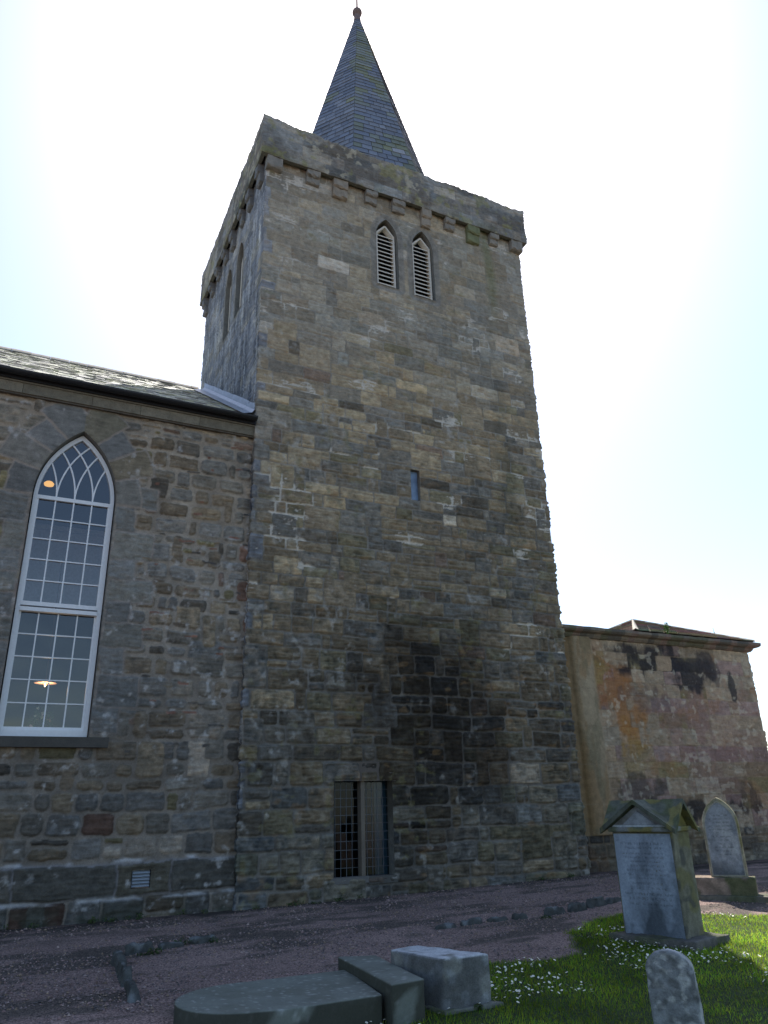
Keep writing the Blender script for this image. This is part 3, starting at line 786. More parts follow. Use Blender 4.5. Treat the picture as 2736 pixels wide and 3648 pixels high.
# ================================================================== NAVE
nave = tag(empty('church_nave', (0, 3, -.2)), 'rubble stone church nave with slate roof and tall arched white sash window', 'church')
NY = .12
WL, WR, WB, WS, WA = -.165, 1.10, 2.345, 6.18, 7.40
NOP, NR = arch(WL - .018, WR + .018, WB - .02, WS, WA + .025, 18)
RUB = mute([(3, (.145, .140, .125)), (2.6, (.125, .128, .126)), (2.4, (.135, .115, .088)), (1.5, (.165, .140, .102)), (.35, (.12, .09, .075)), (.2, (.12, .075, .058)),
       (.8, (.08, .075, .066)), (.5, (.13, .12, .07)), (.4, (.23, .21, .18))], .14, (1.07, 1., .90))
def ncol(cx, cz, rng):
    c = pick(rng, RUB)
    if cz < .25: c = [v * .7 for v in c]
    return c
def nave_wall():
    s = np.concatenate([np.arange(-8, -1.6, .04), np.arange(-1.6, 3.5, .017)]); z = np.arange(-.6, 8.0, .018)
    W = Wall(s, z, 55, warp=.038, mortar=(.205, .178, .142), mvar=.4)
    W.H = W.H - .012
    W.courses(-8, 3.5, 1.55, 8.0, (.17, .34), (.24, .66), .055, .06, ncol, .012, .20, .10, soft=.025, tex=.42)
    W.courses(-8, 3.5, .62, 1.55, (.28, .34), (.3, .62), .04, .06, ncol, .014, .06, .02, soft=.025, tex=.35)
    W.courses(-8, 3.5, -.6, .12, (.26, .36), (.35, .8), .035, .05, ncol, .016, .1, .02, soft=.03, tex=.4)
    for (a, b) in ((-8, -4), (-4, -1.2), (-1.2, .35), (.35, 1.72), (1.72, 2.5), (2.5, 3.5)):
        W.stamp(a + .006, .13, b - .006, .55, .01, W.rng.choice([(.10, .09, .065), (.085, .08, .065), (.11, .10, .08)]), .03, tex=.3, clear=.05, mortar=(.2, .19, .18))
    # odd squared stones: jambs beside the window
    rng = random.Random(12); zz = WB + .02; k = 0
    mo = (.20, .175, .15)
    while zz < WS + .1:
        h = rng.uniform(.34, .5); wd = (.62 if k % 2 else .34) * rng.uniform(.85, 1.15); g = rng.uniform(.85, 1.15)
        c = rng.choice([(.145, .142, .128), (.128, .126, .114), (.152, .145, .122)])
        W.stamp(WR + .05, zz + .006, WR + .05 + wd, zz + h - .006, .02, [v * g for v in c], .006, .015, .22, clear=.05, mortar=mo)
        wd = (.34 if k % 2 else .62) * rng.uniform(.85, 1.15)
        W.stamp(WL - .05 - wd, zz + .006, WL - .05, zz + h - .006, .02, [v * g for v in c], .006, .015, .22, clear=.05, mortar=mo)
        zz += h; k += 1
    # arch stones fanning out from the pointed head
    S, Zz = W.S, W.Z; cl, cr = NOP[0][0], NOP[1][0]; xc = (cl + cr) / 2
    n0 = fbm(S * 6, Zz * 6, 300, 3) - .5
    for sgn in (1, -1):
        ctr = (cr - NR) if sgn > 0 else (cl + NR)
        dx = (S - ctr) * sgn; dz = Zz - WS
        rho = np.hypot(dx, dz) + .03 * n0; th = np.arctan2(dz, dx) + .02 * n0
        amax = math.atan2(WA + .04 - WS, (xc - ctr) * sgn)
        half = (S - xc) * sgn > -.0
        edges = [-.02, .27, .52, .75, amax + .10]
        outs = [.40, .68, .50, .66]; cols = [(.13, .126, .112), (.145, .125, .09), (.125, .127, .122), (.13, .12, .09)] if sgn > 0 else [(.105, .105, .10), (.135, .13, .115), (.135, .137, .132), (.12, .122, .116)]
        for i in range(4):
            a0, a1 = edges[i], edges[i + 1]
            # joints lean outwards more towards the crown
            da = np.minimum(th - a0, a1 - th) * rho - .01
            dd = np.minimum(da, np.minimum(rho - NR + .02, NR + outs[i] - rho - .04 * n0))
            m_ = sstep(0, .02, dd) * half * (Zz < 7.98)
            clr = sstep(-.04, 0, dd) * half
            W.H = W.H * (1 - clr) + .003 * clr; W.C = W.C * (1 - clr[..., None]) + np.array(mo) * clr[..., None]
            g = (1 + .5 * (W.blot - .5) + .5 * (W.bed - .5))[..., None]
            W.H = W.H * (1 - m_) + .010 * m_; W.C = W.C * (1 - m_[..., None]) + np.array(cols[i]) * g * m_[..., None]
    big = fbm(S * .5, Zz * .5, 310, 4)
    W.mul(sstep(.5, .65, big) * .4, (.75, .78, .8))
    W.mul(sstep(5.2, 6.6, Zz) * .25, (1.25, 1.12, .9)); W.mul(sstep(6.5, .8, Zz) * .7, (.56, .56, .58))  # lower nave wall dimmed: light falloff painted into the stone colour
    W.mix(sstep(.62, .80, fbm(S * 9, Zz * 9, 320, 5)) * sstep(.45, .58, fbm(S * 1.1, Zz * 1.1, 321, 3)) * .6, (.34, .33, .31))
    # lime along the joints of the base course
    for zl in (.60, .10):
        W.mix(sstep(.05, .0, np.abs(Zz - zl - .03 * n0)) * sstep(.52, .66, fbm(S * 2.2, Zz * 6, 330, 4)) * (S > -1) * .8, (.34, .34, .34))
    W.mix(sstep(.2, -.25, Zz) * sstep(.4, .6, fbm(S * 3, Zz * 5, 340, 4)) * .7, (.035, .042, .03))
    # thin red and dark pinning stones
    for i in range(130):
        x = rng.uniform(-1.5, 3.4); zq = rng.uniform(1.6, 7.7)
        if WL - .5 < x < WR + .5: continue
        W.stamp(x, zq, x + rng.uniform(.06, .3), zq + rng.uniform(.02, .05), .01, rng.choice([(.16, .085, .06), (.10, .08, .06), (.06, .055, .05), (.15, .12, .08)]), .012, .008, .3)
    mb = MB()
    vent = [(1.93, .215), (2.20, .215), (2.20, .455), (1.93, .455)]
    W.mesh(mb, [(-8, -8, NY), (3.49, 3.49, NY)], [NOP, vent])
    reveal(mb, NOP, NY - .002, NY + .26, (.12, .115, .10)); reveal(mb, vent, NY - .002, NY + .1, (.06, .06, .06))
    # far gable wall and rear wall, plain
    mb.box((-8.4, NY + .02, -.6), (-8.0, 11.8, 8.0), (.13, .12, .1)); mb.box((-8.0, 11.4, -.6), (3.46, 11.8, 8.0), (.13, .12, .1))
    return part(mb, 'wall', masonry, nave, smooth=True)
nave_wall()
# eaves course, gutter, roof
mb = MB(); rng = random.Random(2); x = -8.0
while x < 3.46:
    x2 = min(3.462, x + rng.uniform(.8, 1.5)); g = rng.uniform(.85, 1.15)
    mb.box((x + .003, .035 + rng.uniform(0, .004), 7.905), (x2 - .003, .4, 8.09), (.13 * g, .118 * g, .088 * g)); x = x2
mb.box((-8, .012, 8.092), (3.462, .4, 8.12), (.12, .11, .085))
mb.box((-8, .06, 7.875), (3.46, .4, 7.903), (.08, .07, .055))
part(mb, 'eaves_course', masonry, nave)
mb = MB(); prof = [(-.145 + .072 * math.cos(t), 8.19 + .10 * math.sin(t)) for t in np.linspace(math.pi, 2 * math.pi, 9)]
prof = [(-.12 + .085 * math.cos(t), 8.215 + .065 * math.sin(t)) for t in np.linspace(math.pi, 2 * math.pi, 9)]
A_ = np.array([(-8, p[0], p[1]) for p in prof]); B_ = np.array([(3.455, p[0], p[1]) for p in prof])
mb.quadstrip(A_, B_, (0, 0, 0)); mb.quadstrip(B_ + (0, 0, .004), A_ + (0, 0, .004), (0, 0, 0))
mb.add([(3.455, p[0], p[1]) for p in prof], [tuple(range(9))], (0, 0, 0))
mb.box((-8, -.03, 8.121), (3.455, .02, 8.25))
part(mb, 'gutter', gutm, nave, False)
def nave_roof():
    rng = random.Random(21); quads = []; pitch = math.atan(.655)
    y0, z0 = -.10, 8.225; Ls = 6.1 / math.cos(pitch); d = np.array((0, math.cos(pitch), math.sin(pitch))); n = np.array((0, -math.sin(pitch), math.cos(pitch)))
    v = 0; k = 0
    while v < Ls:
        h = .15 - .004 * v; x = -8 - rng.uniform(0, .2)
        while x < 3.45:
            wd = rng.uniform(.13, .27); x2 = min(x + wd, 3.455)
            if x2 - x < .04: x = x2 + .001; continue
            b = np.array((0, y0, z0)) + d * (v + rng.uniform(-.012, .012)); u = np.array((0, y0, z0)) + d * min(v + h * 1.1, Ls)
            q = [b + (x + .003, 0, 0), b + (x2 - .003, 0, 0), u + (x2 - .003, 0, 0), u + (x + .003, 0, 0)]
            c = rng.choice([(.32, .31, .21), (.24, .23, .18), (.38, .36, .26), (.10, .10, .10), (.28, .29, .18), (.11, .10, .10)])
            if rng.random() < .06: c = (.24, .25, .2)
            g = rng.uniform(.75, 1.3)
            nn = n + np.array((rng.uniform(-.25, .25), rng.uniform(-.2, .1), 0))
            quads.append((slate_quad(None, q, nn, .004 + rng.random() ** 2 * .014, c), [w * g for w in c])); x = x2
        v += h; k += 1
    mb, _ = slate_collect(quads, 'roof', rslate, nave)
    top = np.array((0, y0, z0)) + d * Ls
    mb.add([(-8, y0 + .01, z0 - .03), (3.455, y0 + .01, z0 - .03), (3.455, top[1], top[2] - .03), (-8, top[1], top[2] - .03)], [(0, 1, 2, 3)], (.05, .05, .05))
    mb.add([(-8, top[1], top[2] - .03), (3.455, top[1], top[2] - .03), (3.455, 12.1, 8.2), (-8, 12.1, 8.2)], [(0, 1, 2, 3)], (.08, .08, .08))
    ro = part(mb, 'roof', rslate, nave)
    mb = MB(); x = -8
    while x < 3.45:
        x2 = min(x + .45, 3.455); zz = top[2] + rng.uniform(-.006, .006)
        P = [(a, b) for a, b in ((-.16, -.08), (-.09, .03), (0, .075), (.09, .03), (.16, -.08))]
        A = np.array([(x, top[1] + p, zz + q) for p, q in P]); B = np.array([(x2 - .008, top[1] + p, zz + q) for p, q in P])
        mb.quadstrip(A, B, (.42, .36, .28)); x = x2
    mb.build('ridge_tiles', dressed, ro, True)
    return top, d, n
top, dR, nR = nave_roof()
# lead flashing against the tower: sloped soaker plus upstand
mb = MB(); nseg = 16; rng = random.Random(6)
A, B, C_, D_ = [], [], [], []
for i in range(nseg + 1):
    v = .15 + 6.1 * i / nseg; p = np.array((0, -.10, 8.225)) + dR * v; wv = rng.uniform(-.012, .012)
    wdt = .26 + .06 * i / nseg
    A.append(p + nR * .034 + (TX0 - wdt + wv, 0, 0)); B.append(p + nR * .075 + (TX0 - .09, 0, 0)); C_.append(p + (TX0 - .028, 0, .16))
    D_.append(p + (TX0 - .022, 0, .30 + rng.uniform(-.02, .02)))
mb.quadstrip(B, A, (1, 1, 1)); mb.quadstrip(C_, B, (1, 1, 1)); mb.quadstrip(D_, C_, (1, 1, 1))
part(mb, 'lead_flashing', lead, nave)
# white Gothic sash window
def nave_window():
    root = empty('gothic_window'); root.parent = nave; root.matrix_parent_inverse = Matrix.Translation(-Vector(nave.location))
    yf = NY + .13; c = (1, 1, 1)
    P, R_ = arch(WL, WR, WS, WS, WA, 24); P = P[1:] + [P[0]]
    cl, cr = WL, WR; xc = (cl + cr) / 2
    ol, _ = arch(WL, WR, WB, WS, WA, 24); t = .062
    inn, _ = arch(WL + t, WR - t, WB + t + .03, WS, WA - t * 1.5, 24)
    mb = MB(); o3 = lambda L, y: np.array([(p[0], y, p[1]) for p in L])
    mb.quadstrip(o3(ol, yf), o3(inn, yf), c, True); mb.quadstrip(o3(inn, yf), o3(inn, yf + .12), c, True); mb.quadstrip(o3(ol, yf + .12), o3(ol, yf), c, True)
    fr = mb.build('frame', white, root)
    zm = 4.36; iw = (WR - t) - (WL + t); x0 = WL + t
    # upper sash: five rows below the springing, tracery above
    mb = MB(); y0, y1 = yf + .012, yf + .05
    mb.box((x0, y0 - .01, WS - .045), (x0 + iw, y1, WS + .018)); mb.box((x0, y0 - .013, zm - .035), (x0 + iw, y1, zm + .03))
    mb.box((x0, y0, zm), (x0 + .028, y1 - .002, WS - .03)); mb.box((x0 + iw - .028, y0, zm), (x0 + iw, y1 - .002, WS - .03))
    for k in range(1, 4): xx = x0 + iw * k / 4; mb.box((xx - .011, y0 + .004, zm + .03), (xx + .011, y1, WS - .03))
    rh = (WS - .03 - zm - .03) / 5
    for k in range(1, 5): zz = zm + .03 + rh * k; mb.box((x0 + .02, y0 + .006, zz - .010), (x0 + iw - .02, y1, zz + .010))
    r = R_ - t
    for k in (1, 2, 3):
        for sg in (1, -1):
            # arc springing from mullion k with the radius of the head
            xs = x0 + iw * k / 4; ctr = xs - r if sg > 0 else xs + r
            pts = []
            for a in np.linspace(0, 1.35, 40):
                px = ctr + sg * r * math.cos(a); pz = WS + r * math.sin(a)
                # inside the head?
                co = (WR - R_) if px > xc else (WL + R_)
                if math.hypot(px - co, pz - WS) > R_ - t * .6 and a > .05: pts.append((px, pz)); break
                pts.append((px, pz))
            mb.bar(pts, .024, y0 + .005 + .001 * k + (.0005 if sg > 0 else 0), y1, c)
    up = mb.build('upper_sash', white, root)
    mb = MB(); y0, y1 = yf + .055, yf + .09; zt = zm - .05; zb = WB + .09
    mb.box((x0, y0, zb - .02), (x0 + iw, y1, zb + .05)); mb.box((x0, yf - .012, zt - .075), (x0 + iw, y1, zt - .012))
    mb.box((x0, y0 + .002, zb + .05), (x0 + .03, y1, zt - .07)); mb.box((x0 + iw - .03, y0 + .002, zb + .05), (x0 + iw, y1, zt - .07))
    for k in range(1, 4): xx = x0 + iw * k / 4; mb.box((xx - .010, y0 + .004, zb + .05), (xx + .010, y1, zt - .07))
    rh = (zt - .075 - zb - .05) / 5
    for k in range(1, 5): zz = zb + .05 + rh * k; mb.box((x0 + .02, y0 + .006, zz - .009), (x0 + iw - .02, y1 - .001, zz + .009))
    mb.build('lower_sash', white, root)
    mb = MB(); n = len(inn)
    mb.add([(p[0], yf + .045, max(p[1], zm - .02)) for p in inn] , [tuple(range(n))], c)
    g = mb.build('upper_glass', glass, root)
    mb = MB(); mb.add([(x0, yf + .078, zb), (x0 + iw, yf + .078, zb), (x0 + iw, yf + .078, zt - .04), (x0, yf + .078, zt - .04)], [(0, 1, 2, 3)], (1, 1, 1)); mb.build('lower_glass', lowglass, root)
    mb = MB(); mb.box((WL - .35, NY - .10, WB - .17), (WR + .30, NY + .24, WB - .022), (.055, .052, .045)); mb.build('sill', dressed, root)
nave_window()
# air vent
mb = MB(); mb.box((1.935, NY + .05, .22), (2.195, NY + .08, .45)); v = part(mb, 'air_vent', plain('vent_metal', (.20, .23, .27), .5), nave)
mb = MB()
for k in range(5):
    z = .235 + k * .044; mb.add([(1.94, NY - .004, z), (2.19, NY - .004, z), (2.19, NY + .045, z + .036), (1.94, NY + .045, z + .036)], [(0, 1, 2, 3), (3, 2, 1, 0)], (1, 1, 1))
mb.build('slats', plain('vent_slat', (.30, .34, .38), .5), v)
# interior seen through the glass
mb = MB()
mb.box((-7.9, .6, 1.7), (3.4, 11.2, 1.8)); mb.box((-7.9, 11.2, 1.7), (3.4, 11.3, 8.2)); mb.box((-7.9, .6, 8.1), (3.4, 11.2, 8.2)); mb.box((3.38, .4, 1.7), (3.42, 11.2, 8.1)); mb.box((-7.9, .4, 1.7), (-7.86, 11.2, 8.1))
mb.box((-7.9, .42, 1.7), (WL - .3, .46, 8.1)); mb.box((WR + .3, .42, 1.7), (3.4, .46, 8.1)); mb.box((WL - .3, .42, WA + .2), (WR + .3, .46, 8.1))
part(mb, 'interior_walls', inter, nave)
mb = MB(); mb.box((-6, 4.2, 5.3), (3.3, 4.3, 6.95), (.5, .5, .5))
for k in range(60): mb.box((-5.9 + k * .15, 4.17, 5.35), (-5.81 + k * .15, 4.2, 6.9), (.5, .5, .5))
mb.box((-6, 4.12, 5.2), (3.3, 4.2, 5.3)); mb.box((-6, 4.10, 6.95), (3.3, 4.3, 7.05))
part(mb, 'gallery_front', panelm, nave)
for a, b in ((1.72, 1.94), (-2.2, -2.0)):
    mb = MB(); mb.box((a, 3.0, 1.8), (b, 3.2, 8.0)); part(mb, 'gallery_post', panelm, nave)
def emis(name, col, st):
    m, t, b = nodes(name); b.inputs['Base Color'].default_value = (*col, 1); b.inputs['Emission Color'].default_value = (*col, 1); b.inputs['Emission Strength'].default_value = st; return m
def lathe(prof, c, q=20):
    m_ = MB(); V = [(c[0] + r * math.cos(k / q * 6.2832), c[1] + r * math.sin(k / q * 6.2832), c[2] + z) for (r, z) in prof for k in range(q)]
    f = [(i * q + k, i * q + (k + 1) % q, (i + 1) * q + (k + 1) % q, (i + 1) * q + k) for i in range(len(prof) - 1) for k in range(q)]
    m_.add(V, f, (1, 1, 1)); return m_
def lamp(c, rr, label):
    o = tag(empty('pendant_lamp', c), label, 'lamp')
    lathe([(.02, .03), (rr * .9, .02), (rr, 0), (rr * .97, -.008), (.02, .012)], (0, 0, 0), 24).build('lamp_shade', plain('copper_shade', (.55, .32, .22), .5), o, True)
    lathe([(.0, .0), (.010, -.01), (.015, -.03), (.010, -.055), (.0, -.07)], (0, 0, 0), 12).build('bulb', emis('warm_bulb', (1., .62, .25), 8.), o, True)
    lathe([(.008, .0), (.008, 2.2)], (0, 0, .03), 6).build('cord', ironm, o)
    l = bpy.data.lights.new('lamp_light', 'POINT'); l.energy = 9; l.color = (1, .7, .4); l.shadow_soft_size = .05
    lo = bpy.data.objects.new('lamp_light', l); link(lo, o); lo.location = (0, -.03, -.14)
lamp((.47, 2.0, 3.40), .19, 'lit copper pendant lamp with bare bulb hanging behind the lower sash of the window')
# fitting high behind the arched head
o = tag(empty('wall_lamp', (.05, 2.5, 7.33)), 'small lit yellow lamp high behind the arched head of the white window', 'lamp')
lathe([(.0, .05), (.06, .045), (.095, .01), (.085, -.03), (.0, -.05)], (0, 0, 0), 16).build('lamp_shade', emis('amber_shade', (1., .50, .12), .75), o, True)
lathe([(.01, .04), (.01, .9)], (0, 0, 0), 6).build('cord', ironm, o)
# flower arrangement on the inner sill
def leafmesh(mb, rng, c, rx, ry, rz, n, size, cols):
    for i in range(n):
        while 1:
            p = np.array([rng.uniform(-1, 1) for _ in range(3)])
            if np.dot(p, p) < 1: break
        p = p * (rx, ry, rz) + c
        a = Vector([rng.gauss(0, 1) for _ in range(3)]).normalized(); b = a.cross(Vector([rng.gauss(0, 1) for _ in range(3)])).normalized()
        s = size * rng.uniform(.6, 1.3)
        A = np.array(a) * s; B = np.array(b) * s * .45
        mb.add([p - A, p + B, p + A, p - B], [(0, 1, 2, 3)], rng.choice(cols))
leafm = colmat('leaf', rough=.5, var=.2, bump=0)
rng = random.Random(31)
o = tag(empty('flower_arrangement', (.44, .72, 2.36)), 'bowl of green foliage with pale flowers standing behind the lowest panes of the white window', 'flowers')
lathe([(.05, -.28), (.10, -.24), (.13, -.1), (.12, -.05)], (0, 0, 0)).build('bowl', plain('bowl_glaze', (.35, .25, .2), .3), o, True)
mb = MB(); leafmesh(mb, rng, np.array((0, 0, .2)), .20, .1, .26, 260, .04, [(.03, .09, .04), (.02, .06, .04), (.05, .11, .05)]); mb.build('foliage', leafm, o)
for k in range(9):
    mb = MB(); leafmesh(mb, rng, np.array((rng.uniform(-.18, .18), rng.uniform(-.1, 0), rng.uniform(.1, .48))), .022, .022, .022, 14, .018, [rng.choice([(.8, .6, .55), (.75, .7, .5), (.8, .8, .75)])]); mb.build('bloom', leafm, o)
tb = tag(empty('table', (.44, .9, 1.8)), 'low wooden table behind the lowest panes of the white window', 'table')
mb = MB(); mb.box((-.9, -.3, .22), (.9, .3, .27)); mb.build('tabletop', plain('table_wood', (.45, .28, .18), .35), tb)
for a, b in ((-.85, -.25), (.85, -.25), (-.85, .25), (.85, .25)):
    mb = MB(); mb.box((a - .03, b - .03, 0), (a + .03, b + .03, .218)); mb.build('leg', plain('leg_wood', (.2, .12, .08), .5), tb)

# ================================================================== ANNEX
annex = tag(empty('burial_aisle', (13.5, 3, -.1)), 'low ochre ashlar annex stained rust and black beside the tower', 'stone annex')
AY, AX1, AZ = .5, 16.57, 4.66
def annex_wall():
    S0, SF, SD = 0, AX1 - 10.2, 6.
    s = np.concatenate([np.arange(0, SF, .02), np.arange(SF, SF + SD, .06), [SF + SD]]); s[np.argmin(np.abs(s - SF))] = SF; s = np.unique(np.round(s, 5))
    z = np.arange(-.6, AZ + .01, .02)
    W = Wall(s, z, 77, warp=.008, mortar=(.19, .15, .10))
    pal = [(3, (.235, .185, .125)), (2.5, (.205, .152, .098)), (1.5, (.28, .232, .165)), (1.4, (.195, .14, .115)), (1, (.18, .145, .075))]
    W.courses(0, SF + SD, .62, AZ + .1, (.30, .38), (.5, .95), .009, .008, lambda a, b, r: pick(r, pal), .003, .0, .02, soft=.012, tex=.22)
    pal2 = [(2, (.16, .135, .095)), (2, (.12, .105, .08)), (1, (.2, .16, .1)), (1.5, (.08, .075, .065))]
    W.courses(0, SF + SD, -.6, .62, (.2, .3), (.3, .7), .025, .03, lambda a, b, r: pick(r, pal2), .02, .1, .03, soft=.025, tex=.35)
    S, Zz = W.S, W.Z; X_ = S + 10.2
    n1 = fbm(S * 1.3, Zz * 1.3, 400, 5); n2 = fbm(S * 3.2, Zz * 3.2, 401, 5); n3 = fbm(S * 2, Zz * 1.6, 402, 4)
    def blob(cx, cz, rx, rz, sh=1.5): return sstep(1.15, .35, ((X_ - cx) / rx) ** 2 + ((Zz - cz) / rz) ** 2 + sh * 2.2 * (n2 - .5) + sh * (n1 - .5) + 1.1 * (W.R - .5) + 1.2 * (fbm(S * 7, Zz * 1.2, 404, 3) - .5))
    W.mix(blob(11.95, 3.7, .75, .55) * .75, (.20, .085, .03)); W.mix(blob(12.3, 3.0, .6, .7) * .7, (.23, .10, .03)); W.mix(blob(12.6, 2.5, .8, .5) * .6, (.24, .12, .035))
    W.mix(blob(11.5, 3.9, .5, .3) * .45, (.21, .18, .06)); W.mix(blob(12.5, 2.1, 1.1, .5) * .4, (.22, .17, .06))
    W.mix(blob(13.9, 3.0, 1.0, .8) * .45, (.19, .11, .10)); W.mix(blob(15.1, 2.9, 1.2, 1.0) * .35, (.20, .125, .10)); W.mix(blob(14.8, 1.6, .8, .8) * .3, (.18, .11, .10))
    W.mix(sstep(.62, .70, n3) * .4, (.22, .12, .06))
    W.mix(blob(13.2, 4.25, 1.25, .42, .9) * .92, (.022, .02, .022)); W.mix(blob(14.2, 4.0, 1.0, .42, .9) * .92, (.026, .024, .026)); W.mix(blob(14.6, 4.35, .7, .2) * .7, (.04, .035, .035))
    W.mix(blob(15.75, 3.75, .12, .33, .5) * .85, (.03, .03, .03)); W.mix(blob(15.3, 4.05, .12, .4, .5) * .6, (.05, .045, .045))
    W.mix(blob(12.5, 1.35, .6, .55) * .75, (.07, .06, .05)); W.mix(blob(12.9, .95, .9, .3) * .85, (.05, .043, .036)); W.mix(blob(14.2, 1.0, 1.5, .22, .9) * .92, (.035, .03, .026))
    W.mix(blob(12.9, 3.4, .9, .3) * .5, (.10, .08, .07)); W.mix(blob(15.6, 1.3, .3, .4) * .7, (.07, .05, .04)); W.mix(blob(12.7, .6, .9, .25) * .5, (.06, .06, .03))
    W.mix(sstep(.66, .72, fbm(S * 6, Zz * 6, 403, 3)) * .4, (.40, .36, .27))
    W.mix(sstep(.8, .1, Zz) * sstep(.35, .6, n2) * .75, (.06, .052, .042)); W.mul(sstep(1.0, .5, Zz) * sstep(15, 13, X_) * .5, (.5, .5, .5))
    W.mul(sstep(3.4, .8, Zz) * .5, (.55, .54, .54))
    # smooth rounded pilaster next to the tower
    pil = sstep(11.62, 11.38, X_ + .15 * (fbm(S * 2, Zz * 1.5, 409, 3) - .5)) * (Zz > .60)
    cc = np.array((.22, .178, .115)) * (1 + .4 * (fbm(S * 3, Zz * 1, 410, 4) - .5))[..., None]
    W.C = W.C * (1 - pil[..., None]) + cc * pil[..., None]; W.H = W.H * (1 - pil) + pil * (.09 * np.sqrt(np.clip(1 - ((X_ - 11.2) / .34) ** 2, 0, 1)))
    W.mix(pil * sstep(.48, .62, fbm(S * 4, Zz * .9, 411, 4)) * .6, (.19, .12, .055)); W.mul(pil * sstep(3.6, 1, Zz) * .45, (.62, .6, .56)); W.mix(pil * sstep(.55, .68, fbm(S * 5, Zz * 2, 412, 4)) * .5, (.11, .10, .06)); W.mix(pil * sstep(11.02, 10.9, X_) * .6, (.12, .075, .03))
    W.mix(pil * sstep(.02, .0, np.abs((Zz % .78) - .4)) * .4, (.15, .12, .08))
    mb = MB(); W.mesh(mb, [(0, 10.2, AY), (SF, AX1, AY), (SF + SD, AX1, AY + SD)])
    mb.box((10.32, AY + SD, -.6), (AX1, AY + SD + .3, AZ), (.2, .16, .1)); mb.box((10.33, TD + .2, -.6), (10.5, AY + SD, AZ), (.2, .16, .1))
    mb.add([(10.3, AY + .03, AZ - .02), (AX1 - .02, AY + .03, AZ - .02), (AX1 - .02, AY + SD, AZ - .02), (10.3, AY + SD, AZ - .02)], [(0, 1, 2, 3)], (.1, .1, .1))
    return part(mb, 'wall', masonry, annex, smooth=True)
annex_wall()
def run_profile(mb, prof, path, colf, seg=.5, jit=.006, seed=1):
    """moulding: prof [(out, z)], path corners (x,y), outward = right of travel"""
    rng = random.Random(seed); pts = []
    P = [np.array(p, float) for p in path]; nr = []
    for i in range(len(P) - 1):
        t = (P[i + 1] - P[i]) / np.linalg.norm(P[i + 1] - P[i]); nr.append(np.array((t[1], -t[0])))
    st = []
    for i in range(len(P) - 1):
        L = np.linalg.norm(P[i + 1] - P[i]); n = max(1, int(L / seg))
        for k in range(n):
            st.append((P[i] + (P[i + 1] - P[i]) * k / n, nr[i] if k else (nr[i] + nr[i - 1] if i else nr[i])))
    st.append((P[-1], nr[-1]))
    rings = []
    for p, n in st:
        rings.append(np.array([(p[0] + n[0] * o + rng.uniform(-jit, jit) * .5, p[1] + n[1] * o, z + rng.uniform(-jit, jit)) for o, z in prof]))
    for i in range(len(rings) - 1): mb.quadstrip(rings[i + 1], rings[i], colf(i, rng))
mb = MB()
prof = [(-.02, AZ - .03), (.05, AZ - .01), (.09, AZ + .03), (.10, AZ + .07), (.20, AZ + .09), (.24, AZ + .13), (.24, AZ + .19), (-.35, AZ + .25)]
run_profile(mb, prof, [(10.34, AY), (AX1, AY), (AX1, AY + 6)], lambda i, r: r.choice([(.11, .10, .08), (.14, .12, .09), (.08, .075, .062), (.14, .105, .085), (.09, .09, .06)]), .2, .007)
part(mb, 'cornice', masonry, annex)
def annex_roof():
    rng = random.Random(41); x0, x1, y0, y1, zb, zt = 12.75, 16.72, .34, 4.4, AZ + .24, 5.74
    ap = np.array((14.72, 2.37, zt)); c4 = [np.array(p) for p in ((x0, y0, zb), (x1, y0, zb), (x1, y1, zb), (x0, y1, zb))]
    mb = MB(); quads = []
    for i in range(4):
        a, b = c4[i], c4[(i + 1) % 4]; n = np.cross(b - a, ap - a); n /= np.linalg.norm(n)
        mb.add([a, b, ap], [(0, 1, 2)], (.10, .07, .06))
        for r in range(9):
            t0, t1 = r / 9, min((r + 1.1) / 9, 1); A, B, A2, B2 = a + (ap - a) * t0, b + (ap - b) * t0, a + (ap - a) * t1, b + (ap - b) * t1
            nn = max(1, round(np.linalg.norm(B - A) / .42))
            for j in range(nn):
                u, v = j / nn + .004, (j + 1) / nn - .004
                c = [q * rng.uniform(.7, 1.3) for q in rng.choice([(.15, .10, .08), (.13, .10, .08), (.17, .12, .09), (.11, .10, .07)])]
                quads.append((slate_quad(None, [A + (B - A) * u, A + (B - A) * v, A2 + (B2 - A2) * v, A2 + (B2 - A2) * u], n, .03, c), c))
    m2, _ = slate_collect(quads, 'roof', dressed, annex)
    mb.v += m2.v; mb.c += m2.c; mb.f += [f + mb.n for f in m2.f]
    ro = part(mb, 'roof', dressed, annex)
    mb = MB()
    for i in range(4):
        a = c4[i]; d = ap - a; L = np.linalg.norm(d); d /= L; up = np.array((0, 0, .045)); sd = np.cross(d, (0, 0, 1)); sd /= np.linalg.norm(sd); sd *= .07
        mb.add([a - sd, a + up, a + sd, ap - sd * .5, ap + up, ap + sd * .5], [(0, 1, 4, 3), (1, 2, 5, 4)], (.34, .31, .26))
    mb.build('hip_ridge', dressed, ro)
annex_roof()
